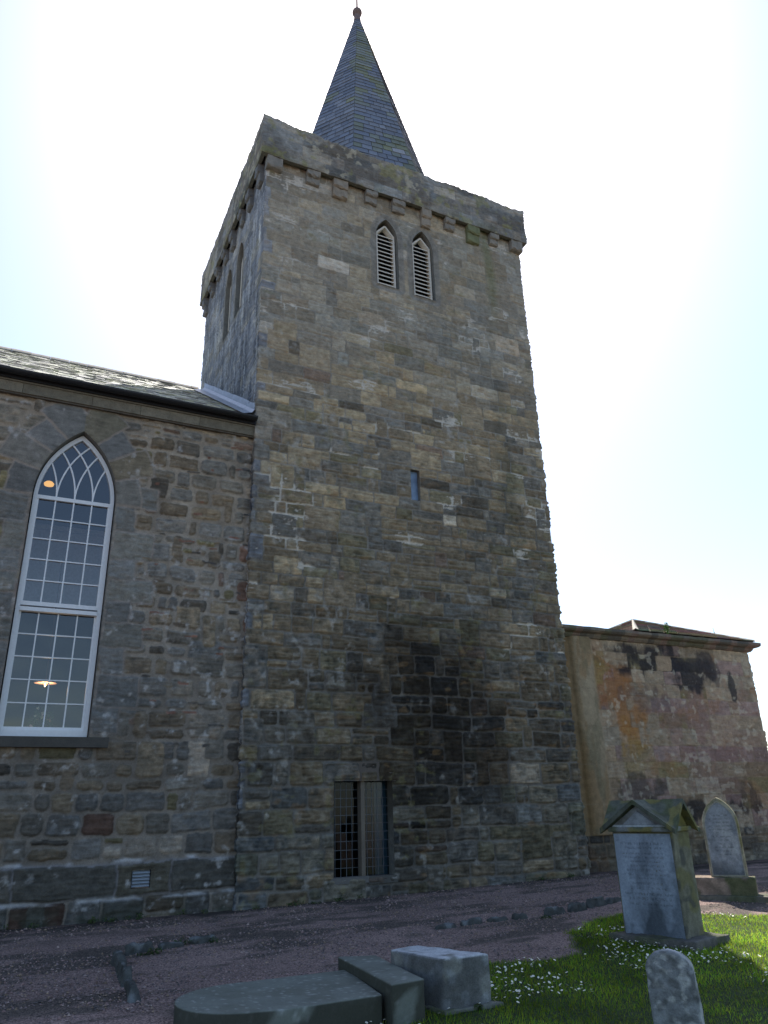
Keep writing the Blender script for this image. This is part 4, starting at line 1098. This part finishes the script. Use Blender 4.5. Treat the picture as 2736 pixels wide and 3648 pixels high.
# plant rooted in the annex wall head
rng = random.Random(8)
o = tag(empty('wall_plant', (13.72, .33, AZ + .2)), 'small bright green weed rooted on the cornice of the ochre annex', 'plant')
mb = MB()
for k in range(3): mb.bar([(.03 * k - .03, 0), (.02 * k, .12), (.05 * k - .04, .27)], .008, -.005 + .006 * k, .002 + .006 * k, (.12, .16, .04))
mb.build('stem', leafm, o)
mb = MB(); leafmesh(mb, rng, np.array((.01, 0, .16)), .075, .06, .16, 120, .03, [(.10, .20, .03), (.14, .24, .04), (.07, .15, .03)]); mb.build('foliage', leafm, o)
o = tag(empty('dry_weed', (15.3, .33, AZ + .22)), 'thin dry weed stalk on the right part of the annex cornice', 'plant')
mb = MB(); mb.bar([(0, 0), (.01, .12), (-.01, .26)], .006, 0, .006, (.2, .17, .08)); mb.build('stem', leafm, o)
mb = MB(); leafmesh(mb, rng, np.array((0, 0, .15)), .03, .03, .12, 22, .014, [(.2, .2, .08), (.16, .18, .06)]); mb.build('foliage', leafm, o)

# ================================================================== GRAVESTONES
def rough_prism(mb, poly, z0, z1, cuts, amp, colf, seed, M_=None, top_scale=1., topz=None, bev=.012):
    """poly (x,y) ccw plan, or any outline; extruded z0..z1, finely divided and weathered. M_ maps local xyz to world"""
    bm = bmesh.new()
    b = [bm.verts.new((p[0], p[1], z0)) for p in poly]; f = bm.faces.new(b)
    r = bmesh.ops.extrude_face_region(bm, geom=[f]); vs = [e for e in r['geom'] if isinstance(e, bmesh.types.BMVert)]
    c = Vector((sum(p[0] for p in poly) / len(poly), sum(p[1] for p in poly) / len(poly), 0))
    for v in vs:
        v.co.z = z1; v.co.x = c.x + (v.co.x - c.x) * top_scale; v.co.y = c.y + (v.co.y - c.y) * top_scale
    bmesh.ops.recalc_face_normals(bm, faces=bm.faces)
    if bev:
        es = [e for e in bm.edges if len(e.link_faces) == 2 and e.calc_face_angle() > .6]
        bmesh.ops.bevel(bm, geom=es, offset=bev, segments=2, affect='EDGES', profile=.6)
    bmesh.ops.triangulate(bm, faces=[f for f in bm.faces if len(f.verts) > 4])
    for _ in range(9):
        es = [e for e in bm.edges if e.calc_length() > cuts]
        if not es: break
        bmesh.ops.subdivide_edges(bm, edges=es, cuts=1, use_grid_fill=True)
        bmesh.ops.triangulate(bm, faces=[f for f in bm.faces if len(f.verts) > 4])
    bm.normal_update(); bm.verts.index_update()
    o = Vector((seed * 7.3, seed * 1.7, seed))
    V = []; Cc = []
    for v in bm.verts:
        q = v.co * 5 + o
        d = amp * (mnoise.noise(q) + .6 * mnoise.noise(q * 3) + .35 * mnoise.noise(q * 9))
        p = v.co + v.normal * d
        V.append(p); Cc.append(colf(v.co, v.normal))
    if M_ is not None: V = [M_ @ p for p in V]
    tris = [[v.index for v in f.verts] for f in bm.faces if len(f.verts) == 3]; qd = [[v.index for v in f.verts] for f in bm.faces if len(f.verts) == 4]
    n0 = mb.n; mb.add([tuple(p) for p in V], tris if tris else qd, Cc)
    if tris and qd: mb.f.append(np.array(qd) + n0)
    bm.free()
def ncolf(base, spots=(), amp=.3, sc=6., seed=0, stretch=1.):
    base = np.array(base)
    def f(p, n):
        q = Vector((p.x * sc, p.y * sc, p.z * sc * stretch)) + Vector((seed * 3.1, 0, 0))
        c = base * (1 + amp * mnoise.noise(q) + amp * .6 * mnoise.noise(q * 3.1))
        for (col, s2, th, k, dirf) in spots:
            t = mnoise.noise(Vector((p.x, p.y, p.z)) * s2 + Vector((seed, s2, 5))) + (dirf(p, n) if dirf else 0)
            m = min(1, max(0, (t - th) / .15)) * k
            c = c * (1 - m) + np.array(col) * m
        return tuple(np.clip(c, .004, .9))
    return f
def frame(ox, oy, ux, uy, lean=0., leans=0.):
    """local x along the face (u), local y into the stone, z up"""
    u = Vector((ux, uy, 0)).normalized(); b = Vector((-u.y, u.x, 0)); g = float(Gz(ox, oy))
    Mx = Matrix(((u.x, b.x, 0, ox), (u.y, b.y, 0, oy), (0, 0, 1, g), (0, 0, 0, 1)))
    return Mx @ Matrix.Rotation(lean, 4, 'X') @ Matrix.Rotation(leans, 4, 'Y')
def stone_root(name, Mx, label, cat, group=None):
    o = bpy.data.objects.new(name, None); o.empty_display_size = .2; link(o); o.matrix_world = Mx; return tag(o, label, cat, group)
moss = (.055, .065, .025); yell = (.15, .13, .045)

# --- tall pedimented monument ---------------------------------------------------
def monument():
    Wd, Dp, Hb = .775, .44, 1.15
    Mx = frame(6.86, -4.66, .30, -.95)
    # face looks towards -b: local y grows INTO the stone when b points away from the viewer
    root = stone_root('pedimented_monument', Mx, 'tall grey pedimented gravestone with worn inscription panel and mossy gabled cap', 'gravestone')
    mb = MB(); rough_prism(mb, [(-.14, -.17), (Wd + .2, -.17), (Wd + .26, Dp + .16), (-.14, Dp + .14)], -.14, .06, .045, .02, ncolf((.085, .078, .068), [(moss, 4, .1, .5, lambda p, n: n.z * .1)], seed=1), 1, None, .94)
    mb.build('plinth', gravem, root, True)
    mb = MB(); rough_prism(mb, [(0, .012), (Wd, .012), (Wd, Dp), (0, Dp)], -.02, Hb, .03, .004, ncolf((.125, .118, .088), [((.11, .10, .045), 4, .05, .8, lambda p, n: .2 * (p.z > .8)), ((.05, .05, .045), 7, .22, .8, None)], seed=2, stretch=.5), 2, None, 1., bev=.015)
    mb.build('body', gravem, root, True)
    # inscription panel, rows of worn letters
    nx, nz = 150, 190; xs = np.linspace(.02, Wd - .02, nx); zs = np.linspace(.04, Hb - .02, nz); Sx, Sz = np.meshgrid(xs, zs)
    H = np.zeros_like(Sx); base = np.array((.27, .31, .36))
    C = base * (1 + .35 * (fbm(Sx * 6, Sz * 4, 500, 4) - .5) * 2)[..., None]
    dk = sstep(.45, .62, fbm(Sx * 5, Sz * 3.2, 510, 4)) * .55 + sstep(.38, .08, np.hypot((Sx - .38) * .9, (Sz - .22))) * .45
    C = C * (1 - dk[..., None] * .65)
    Rg = np.random.default_rng(3); row = 0; zt = Hb - .13
    while zt > .36:
        hL = Rg.choice([.018, .018, .026]); ind = Rg.uniform(.02, .14); x = .05 + ind
        while x < Wd - .06 - ind:
            wl = Rg.uniform(.008, .016)
            if Rg.random() > .17:
                m_ = sstep(wl * .55, wl * .3, np.abs(Sx - x - wl / 2)) * sstep(hL * .6, hL * .4, np.abs(Sz - zt)) * (fbm(Sx * 90, Sz * 90, 520 + row, 2) > .42)
                wear = .35 + .5 * fbm(Sx * 5, Sz * 5, 530, 2)
                C = C * (1 - (m_ * wear * .6)[..., None]); H = H + m_ * .003
            x += wl + .005
        zt -= hL + Rg.choice([.022, .026, .034]); row += 1
    V = np.stack([Sx, H - .002 * (fbm(Sx * 20, Sz * 20, 540, 3)), Sz], -1).reshape(-1, 3); V[:, 1] += .008
    id = np.arange(nx * nz).reshape(nz, nx); F = np.stack([id[:-1, :-1], id[:-1, 1:], id[1:, 1:], id[1:, :-1]], -1).reshape(-1, 4)
    mb = MB(); mb.add(V, F, C.reshape(-1, 3)); mb.build('inscription_panel', colmat('panel_stone', var=.25, s1=30., s2=120., bump=.3, bs=80.), root, True)
    # cornice block + four little gables crossing
    mb = MB()
    cf = ncolf((.14, .145, .14), [(moss, 6, .02, .7, lambda p, n: n.z * .3), (yell, 5, .1, .9, lambda p, n: .35 * (p.x > Wd - .05) - .1)], seed=4)
    rough_prism(mb, [(-.03, -.03), (Wd + .03, -.03), (Wd + .03, Dp + .03), (-.03, Dp + .03)], Hb, Hb + .055, .04, .004, cf, 5, None, 1.03)
    mb.build('cornice', gravem, root, True)
    zc, za = Hb + .05, Hb + .31
    mb = MB()
    mossy = ncolf((.075, .08, .062), [(moss, 5, .0, .6, None), (yell, 7, .32, .7, lambda p, n: .25 * (p.x > Wd))], seed=5)
    ov = .10; gx, gy = 60, 44
    xs = np.linspace(-ov, Wd + ov, gx); ys = np.linspace(-ov, Dp + ov, gy); Sx, Sy = np.meshgrid(xs, ys)
    rise = za - zc; ra = rise / (Wd / 2); rb = rise / (Dp / 2)
    top = np.maximum(za - np.abs(Sx - Wd / 2) * ra, za - np.abs(Sy - Dp / 2) * rb)
    nn = .012 * (fbm(Sx * 9, Sy * 9, 700, 4) - .5) * 2
    id = np.arange(gx * gy).reshape(gy, gx); F = np.stack([id[:-1, :-1], id[:-1, 1:], id[1:, 1:], id[1:, :-1]], -1).reshape(-1, 4)
    Cm = np.array([[mossy(Vector((Sx[j, i], Sy[j, i], top[j, i])), Vector((0, 0, 1))) for i in range(gx)] for j in range(gy)])
    V1 = np.stack([Sx, Sy, top + .055 + nn], -1).reshape(-1, 3); V0 = np.stack([Sx, Sy, top - .0], -1).reshape(-1, 3)
    mb.add(V1, F, Cm.reshape(-1, 3)); mb.add(V0, F[:, ::-1], Cm.reshape(-1, 3) * .8)
    rim = np.concatenate([id[0, :], id[1:, -1], id[-1, -2::-1], id[-2:0:-1, 0]])
    mb.quadstrip(V0[rim], V1[rim], Cm.reshape(-1, 3)[np.concatenate([rim, rim])] * .9, closed=True)
    mb.build('cap', gravem, root, False)
    mb = MB(); rough_prism(mb, [(.0, zc + .005), (Wd, zc + .005), (Wd / 2, za - .01)], -.0, Dp, .04, .003, ncolf((.13, .13, .12), [((.22, .24, .26), 6, .0, .5, None)], seed=7), 8, Matrix(((1, 0, 0, 0), (0, 0, 1, 0), (0, 1, 0, 0), (0, 0, 0, 1))), 1., bev=.004)
    rough_prism(mb, [(.17, zc + .03), (Wd - .17, zc + .03), (Wd / 2, za - .075)], -.018, .0, .03, .002, ncolf((.17, .18, .19), [], seed=9), 9, Matrix(((1, 0, 0, 0), (0, 0, 1, 0), (0, 1, 0, 0), (0, 0, 0, 1))), 1., bev=.004)
    rough_prism(mb, [(.03, zc + .0), (Wd - .03, zc + .0), (Wd - .05, zc + .028), (.05, zc + .028)], -.026, .0, .03, .002, ncolf((.24, .26, .27), [], seed=9), 9, Matrix(((1, 0, 0, 0), (0, 0, 1, 0), (0, 1, 0, 0), (0, 0, 0, 1))), 1., bev=.004)
    mb.build('pediment', gravem, root, False)
    mb = MB()
    rough_prism(mb, [(0, zc), (Dp, zc), (Dp / 2, za)], Wd - .05, Wd + .002, .04, .003, ncolf(yell, [(moss, 6, 0, .7, None)], seed=3), 3, Matrix(((0, 0, 1, 0), (1, 0, 0, 0), (0, 1, 0, 0), (0, 0, 0, 1))), 1., bev=.004)
    mb.build('side_gable', gravem, root, False)
monument()

def arch_head(xl, xr, zb, zs, za, n=10): return arch(xl, xr, zb, zs, za, n)[0]
XZ = Matrix(((1, 0, 0, 0), (0, 0, 1, 0), (0, 1, 0, 0), (0, 0, 0, 1)))
def gothic_stone():
    Mx = frame(9.70, -3.12, .62, -.78)
    root = stone_root('gothic_headstone', Mx, 'pointed arch headstone with sunlit edge standing on a mossy block by the annex', 'gravestone')
    mb = MB(); rough_prism(mb, [(-.05, -.10), (1.0, -.10), (1.0, .42), (-.05, .42)], -.1, .06, .045, .015, ncolf((.10, .09, .07), [(moss, 4, 0, .6, None)], seed=11), 11)
    mb.build('footing', gravem, root, True)
    mb = MB(); rough_prism(mb, [(.0, -.04), (.86, -.04), (.86, .34), (.0, .34)], .03, .30, .04, .008, ncolf((.20, .15, .115), [((.08, .065, .05), 6, .1, .6, None), (moss, 5, -.05, .8, lambda p, n: .4 * (p.x > .5) - .2)], seed=12), 12)
    mb.build('base_block', gravem, root, True)
    xl, xr = .25, .77
    out = arch_head(xl, xr, .29, 1.02, 1.42); 
    mb = MB(); rough_prism(mb, out, .08, .26, .04, .004, ncolf((.22, .19, .13), [(yell, 5, .05, .7, lambda p, n: .3 * (n.x > .5)), ((.36, .32, .25), 8, .2, .5, None)], seed=13), 13, XZ, 1., bev=.01)
    mb.build('headstone', gravem, root, False)
    # raised margin round a sunk panel
    inn = arch_head(xl + .035, xr - .035, .32, 1.00, 1.36, 16)
    mb = MB(); P = inn + [inn[0]]
    mb.bar(P, .014, .066, .082, (.24, .22, .18)); mb.build('moulding', gravem, root)
    nx, nz = 60, 130; xs = np.linspace(xl + .04, xr - .04, nx); zs = np.linspace(.33, 1.34, nz); Sx, Sz = np.meshgrid(xs, zs)
    C = np.array((.17, .175, .185)) * (1 + .7 * (fbm(Sx * 6, Sz * 5, 600, 4) - .5))[..., None]
    br = sstep(.5, .65, fbm(Sx * 7, Sz * 4, 610, 3)) * sstep(.3, .7, Sz) * sstep(1.3, .9, Sz); C = C * (1 - .5 * br[..., None]) + .5 * br[..., None] * np.array((.33, .32, .31))
    C = C * (1 - .5 * sstep(.55, .35, Sz + .2 * (fbm(Sx * 6, Sz * 6, 611, 3) - .5)))[..., None]
    Rg = np.random.default_rng(8); zt = 1.16; r_ = 0
    while zt > .6:
        m_ = sstep(.012, .006, np.abs(Sz - zt)) * (fbm(Sx * 60, Sz * 20, 620 + r_, 2) > .5) * (np.abs(Sx - .51) < Rg.uniform(.1, .18)); C = C * (1 - .3 * m_[..., None]); zt -= .05; r_ += 1
    d, _, _ = polysdf(Sx, Sz, np.array(inn)); id = np.arange(nx * nz).reshape(nz, nx)
    F = np.stack([id[:-1, :-1], id[:-1, 1:], id[1:, 1:], id[1:, :-1]], -1).reshape(-1, 4); k = (d < .0).reshape(-1)
    F = F[k[F].all(1)]
    mb = MB(); mb.add(np.stack([Sx, np.full_like(Sx, .0745), Sz], -1).reshape(-1, 3), F, C.reshape(-1, 3)); mb.build('panel', gravem, root)
gothic_stone()

def small_stone():
    Mx = frame(4.47, -7.56, .55, -.83, lean=rad(2), leans=rad(-1))
    root = stone_root('round_headstone', Mx, 'small round topped speckled grey headstone leaning in the daisies at the bottom right', 'gravestone')
    w_, h = .34, .60
    pts = [(0, -.2), (w_, -.2), (w_, h - .12)] + [(w_ / 2 + w_ / 2 * math.cos(a), h - .12 + .125 * math.sin(a)) for a in np.linspace(.2, math.pi - .2, 12)] + [(0, h - .12)]
    sp = [((.33, .33, .31), 22, .18, .75, None), ((.06, .06, .055), 14, .1, .6, None), ((.36, .36, .34), 9, .25, .6, lambda p, n: .2 * n.y)]
    mb = MB(); rough_prism(mb, pts, 0, .10, .02, .008, ncolf((.15, .155, .155), sp, seed=21, sc=14), 21, XZ, 1., bev=.02)
    o = mb.build('slab', gravem, root, True)
small_stone()

def ledger():
    g = float(Gz(2.5, -5.5)); root = stone_root('ledger_slab', Matrix.Translation((2.3, -5.55, g)), 'flat round ended grave slab lying on the gravel with a raised cross block at its right end', 'grave slab')
    H = .19
    near = [(.70, -.57), (-.15, -.60)]
    endc = [(-.26 + .56 * math.cos(a), .0 + .55 * math.sin(a)) for a in np.linspace(-math.pi / 2 - .1, -3 * math.pi / 2 + .1, 16)]
    far = [(.86, .53)]
    pts = near + endc + far
    pts = pts[::-1]
    # plan must be counter-clockwise
    ar = sum(pts[i][0] * pts[(i + 1) % len(pts)][1] - pts[(i + 1) % len(pts)][0] * pts[i][1] for i in range(len(pts)))
    if ar < 0: pts = pts[::-1]
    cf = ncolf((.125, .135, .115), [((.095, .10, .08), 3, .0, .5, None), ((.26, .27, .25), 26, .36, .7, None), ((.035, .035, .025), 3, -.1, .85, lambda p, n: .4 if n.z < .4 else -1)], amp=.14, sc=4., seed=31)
    mb = MB(); rough_prism(mb, pts, -.12, H, .04, .0018, cf, 31, None, 1., bev=.012); mb.build('slab', ledgem, root, True)
    q = [(.73, -.685), (1.05, -.64), (1.17, .54), (.84, .70)]
    mb = MB(); rough_prism(mb, q, -.12, .275, .04, .003, cf, 32, None, 1., bev=.014); mb.build('cross_block', ledgem, root, True)
ledger()
def chest():
    g = float(Gz(3.6, -5.9)); root = stone_root('block_stone', Matrix.Translation((3.6, -5.8, g)), 'squat square grey stone block with whitened top behind the flat slab', 'stone block')
    q = [(.41, -.40), (.06, .36), (-.16, .34), (-.05, -.35)]
    q = [(-.20, .34), (-.035, -.325), (.43, -.33), (.12, .39)]
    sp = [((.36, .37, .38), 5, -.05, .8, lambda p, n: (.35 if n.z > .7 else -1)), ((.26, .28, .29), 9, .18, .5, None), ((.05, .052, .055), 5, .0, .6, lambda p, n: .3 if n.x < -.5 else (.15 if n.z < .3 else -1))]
    mb = MB(); rough_prism(mb, q, -.1, .39, .028, .008, ncolf((.15, .15, .135), sp, seed=41, stretch=.35), 41, None, 1.0, bev=.018); mb.build('block', gravem, root, True)
    q = [(-.2, .3), (-.05, -.36), (.52, -.37), (.2, .42)]
    mb = MB(); rough_prism(mb, q, -.12, .025, .04, .012, ncolf((.12, .12, .10), [(moss, 5, .1, .6, None)], seed=42), 42, None, 1.); mb.build('footing', gravem, root, True)
chest()
# --- kerb stones ----------------------------------------------------------------
def kerb(pts, seed, gname, lab, hs=.07):
    rng = random.Random(seed)
    for i in range(len(pts) - 1):
        (xa, ya), (xb, yb) = pts[i], pts[i + 1]; L = math.hypot(xb - xa, yb - ya) - .02; wd = rng.uniform(.10, .15); h = hs * rng.uniform(.6, 1.3)
        cx, cy = (xa + xb) / 2, (ya + yb) / 2
        Mx = Matrix.Translation((cx, cy, float(Gz(cx, cy)))) @ Matrix.Rotation(math.atan2(yb - ya, xb - xa), 4, 'Z') @ Matrix.Rotation(rng.uniform(-.05, .05), 4, 'Y')
        q = [(-L / 2, -wd / 2 * rng.uniform(.6, 1)), (L / 2, -wd / 2 * rng.uniform(.6, 1)), (L / 2 * .98, wd / 2), (-L / 2, wd / 2 * .8)]
        sp = [((.15, .16, .16), 6, .22, .6, lambda p, n: .1 * n.z), ((.05, .05, .045), 9, .15, .6, None)]
        mb = MB(); rough_prism(mb, q, -.08, h, .028, .034, ncolf((.052, .054, .05), sp, seed=seed + i), seed + i, None, .72, bev=.02)
        o = mb.build('kerb_stone', gravem, None, True); o.matrix_world = Mx
        tag(o, lab[i], 'kerb stone', gname)
kerb([(2.72, -2.06), (2.28, -2.17), (1.90, -2.28), (1.50, -2.42)], 50, 'rough kerb stones of the left grave edging',
     ['low kerb stone sunk in gravel, right end of the left edging row', 'middle kerb stone of the row running towards the left edging corner', 'kerb stone beside the corner of the left edging'], .085)
kerb([(1.42, -2.62), (1.38, -3.25), (1.36, -3.9), (1.34, -4.5)], 60, 'rough kerb stones of the left grave edging',
     ['kerb stone just in front of the corner of the left edging', 'long pale topped kerb stone in the arm pointing towards the camera', 'nearest kerb stone of the left edging, closest to the flat slab'], .12)
kerb([(5.22, -2.95), (5.62, -2.94), (6.05, -2.90), (6.45, -2.96), (6.72, -2.94)], 70, 'rough kerb stones of the right grave edging',
     ['leftmost half buried kerb stone behind the squat block', 'second half buried kerb stone from the left behind the squat block', 'flat grey kerb stone in the middle of the right edging row', 'short flat kerb stone right of the middle of the right edging row'], .06)
kerb([(6.98, -2.96), (7.42, -2.90), (7.85, -2.82), (8.3, -2.70), (8.75, -2.6)], 80, 'rough kerb stones of the right grave edging',
     ['dark raised kerb stone with a pale lichen spot left of the pedimented gravestone', 'dark narrow kerb stone following the one with the lichen spot', 'dark kerb stone touching the left outline of the pedimented gravestone', 'kerb stone hidden behind the pedimented gravestone'], .10)

# small weeds and moss tufts along the foot of the walls
rng = random.Random(77); mb = MB()
for k in range(46):
    if rng.random() < .7: x = rng.uniform(-1.2, 10.2); y = rng.uniform(-.10, .06) if x > 3.4 else rng.uniform(.0, .1)
    else: x, y = rng.choice([(1.5, -2.6), (2.4, -2.25), (5.6, -3.05), (7.2, -3.05), (4.2, -6.2), (3.2, -4.7), (6.7, -4.4), (9.6, -3.2)]); x += rng.uniform(-.4, .4); y += rng.uniform(-.1, .1)
    h = rng.uniform(.02, .06)
    leafmesh(mb, rng, np.array((x, y, float(Gz(x, y)) + h * .6)), rng.uniform(.04, .14), .04, h, rng.randint(15, 45), .02, [(.04, .07, .02), (.06, .09, .025), (.03, .05, .018), (.08, .08, .04)])
o = mb.build('weeds', leafm); tag(o, 'small weeds and moss tufts growing at the foot of the walls and kerbs', 'weeds', kind='stuff')
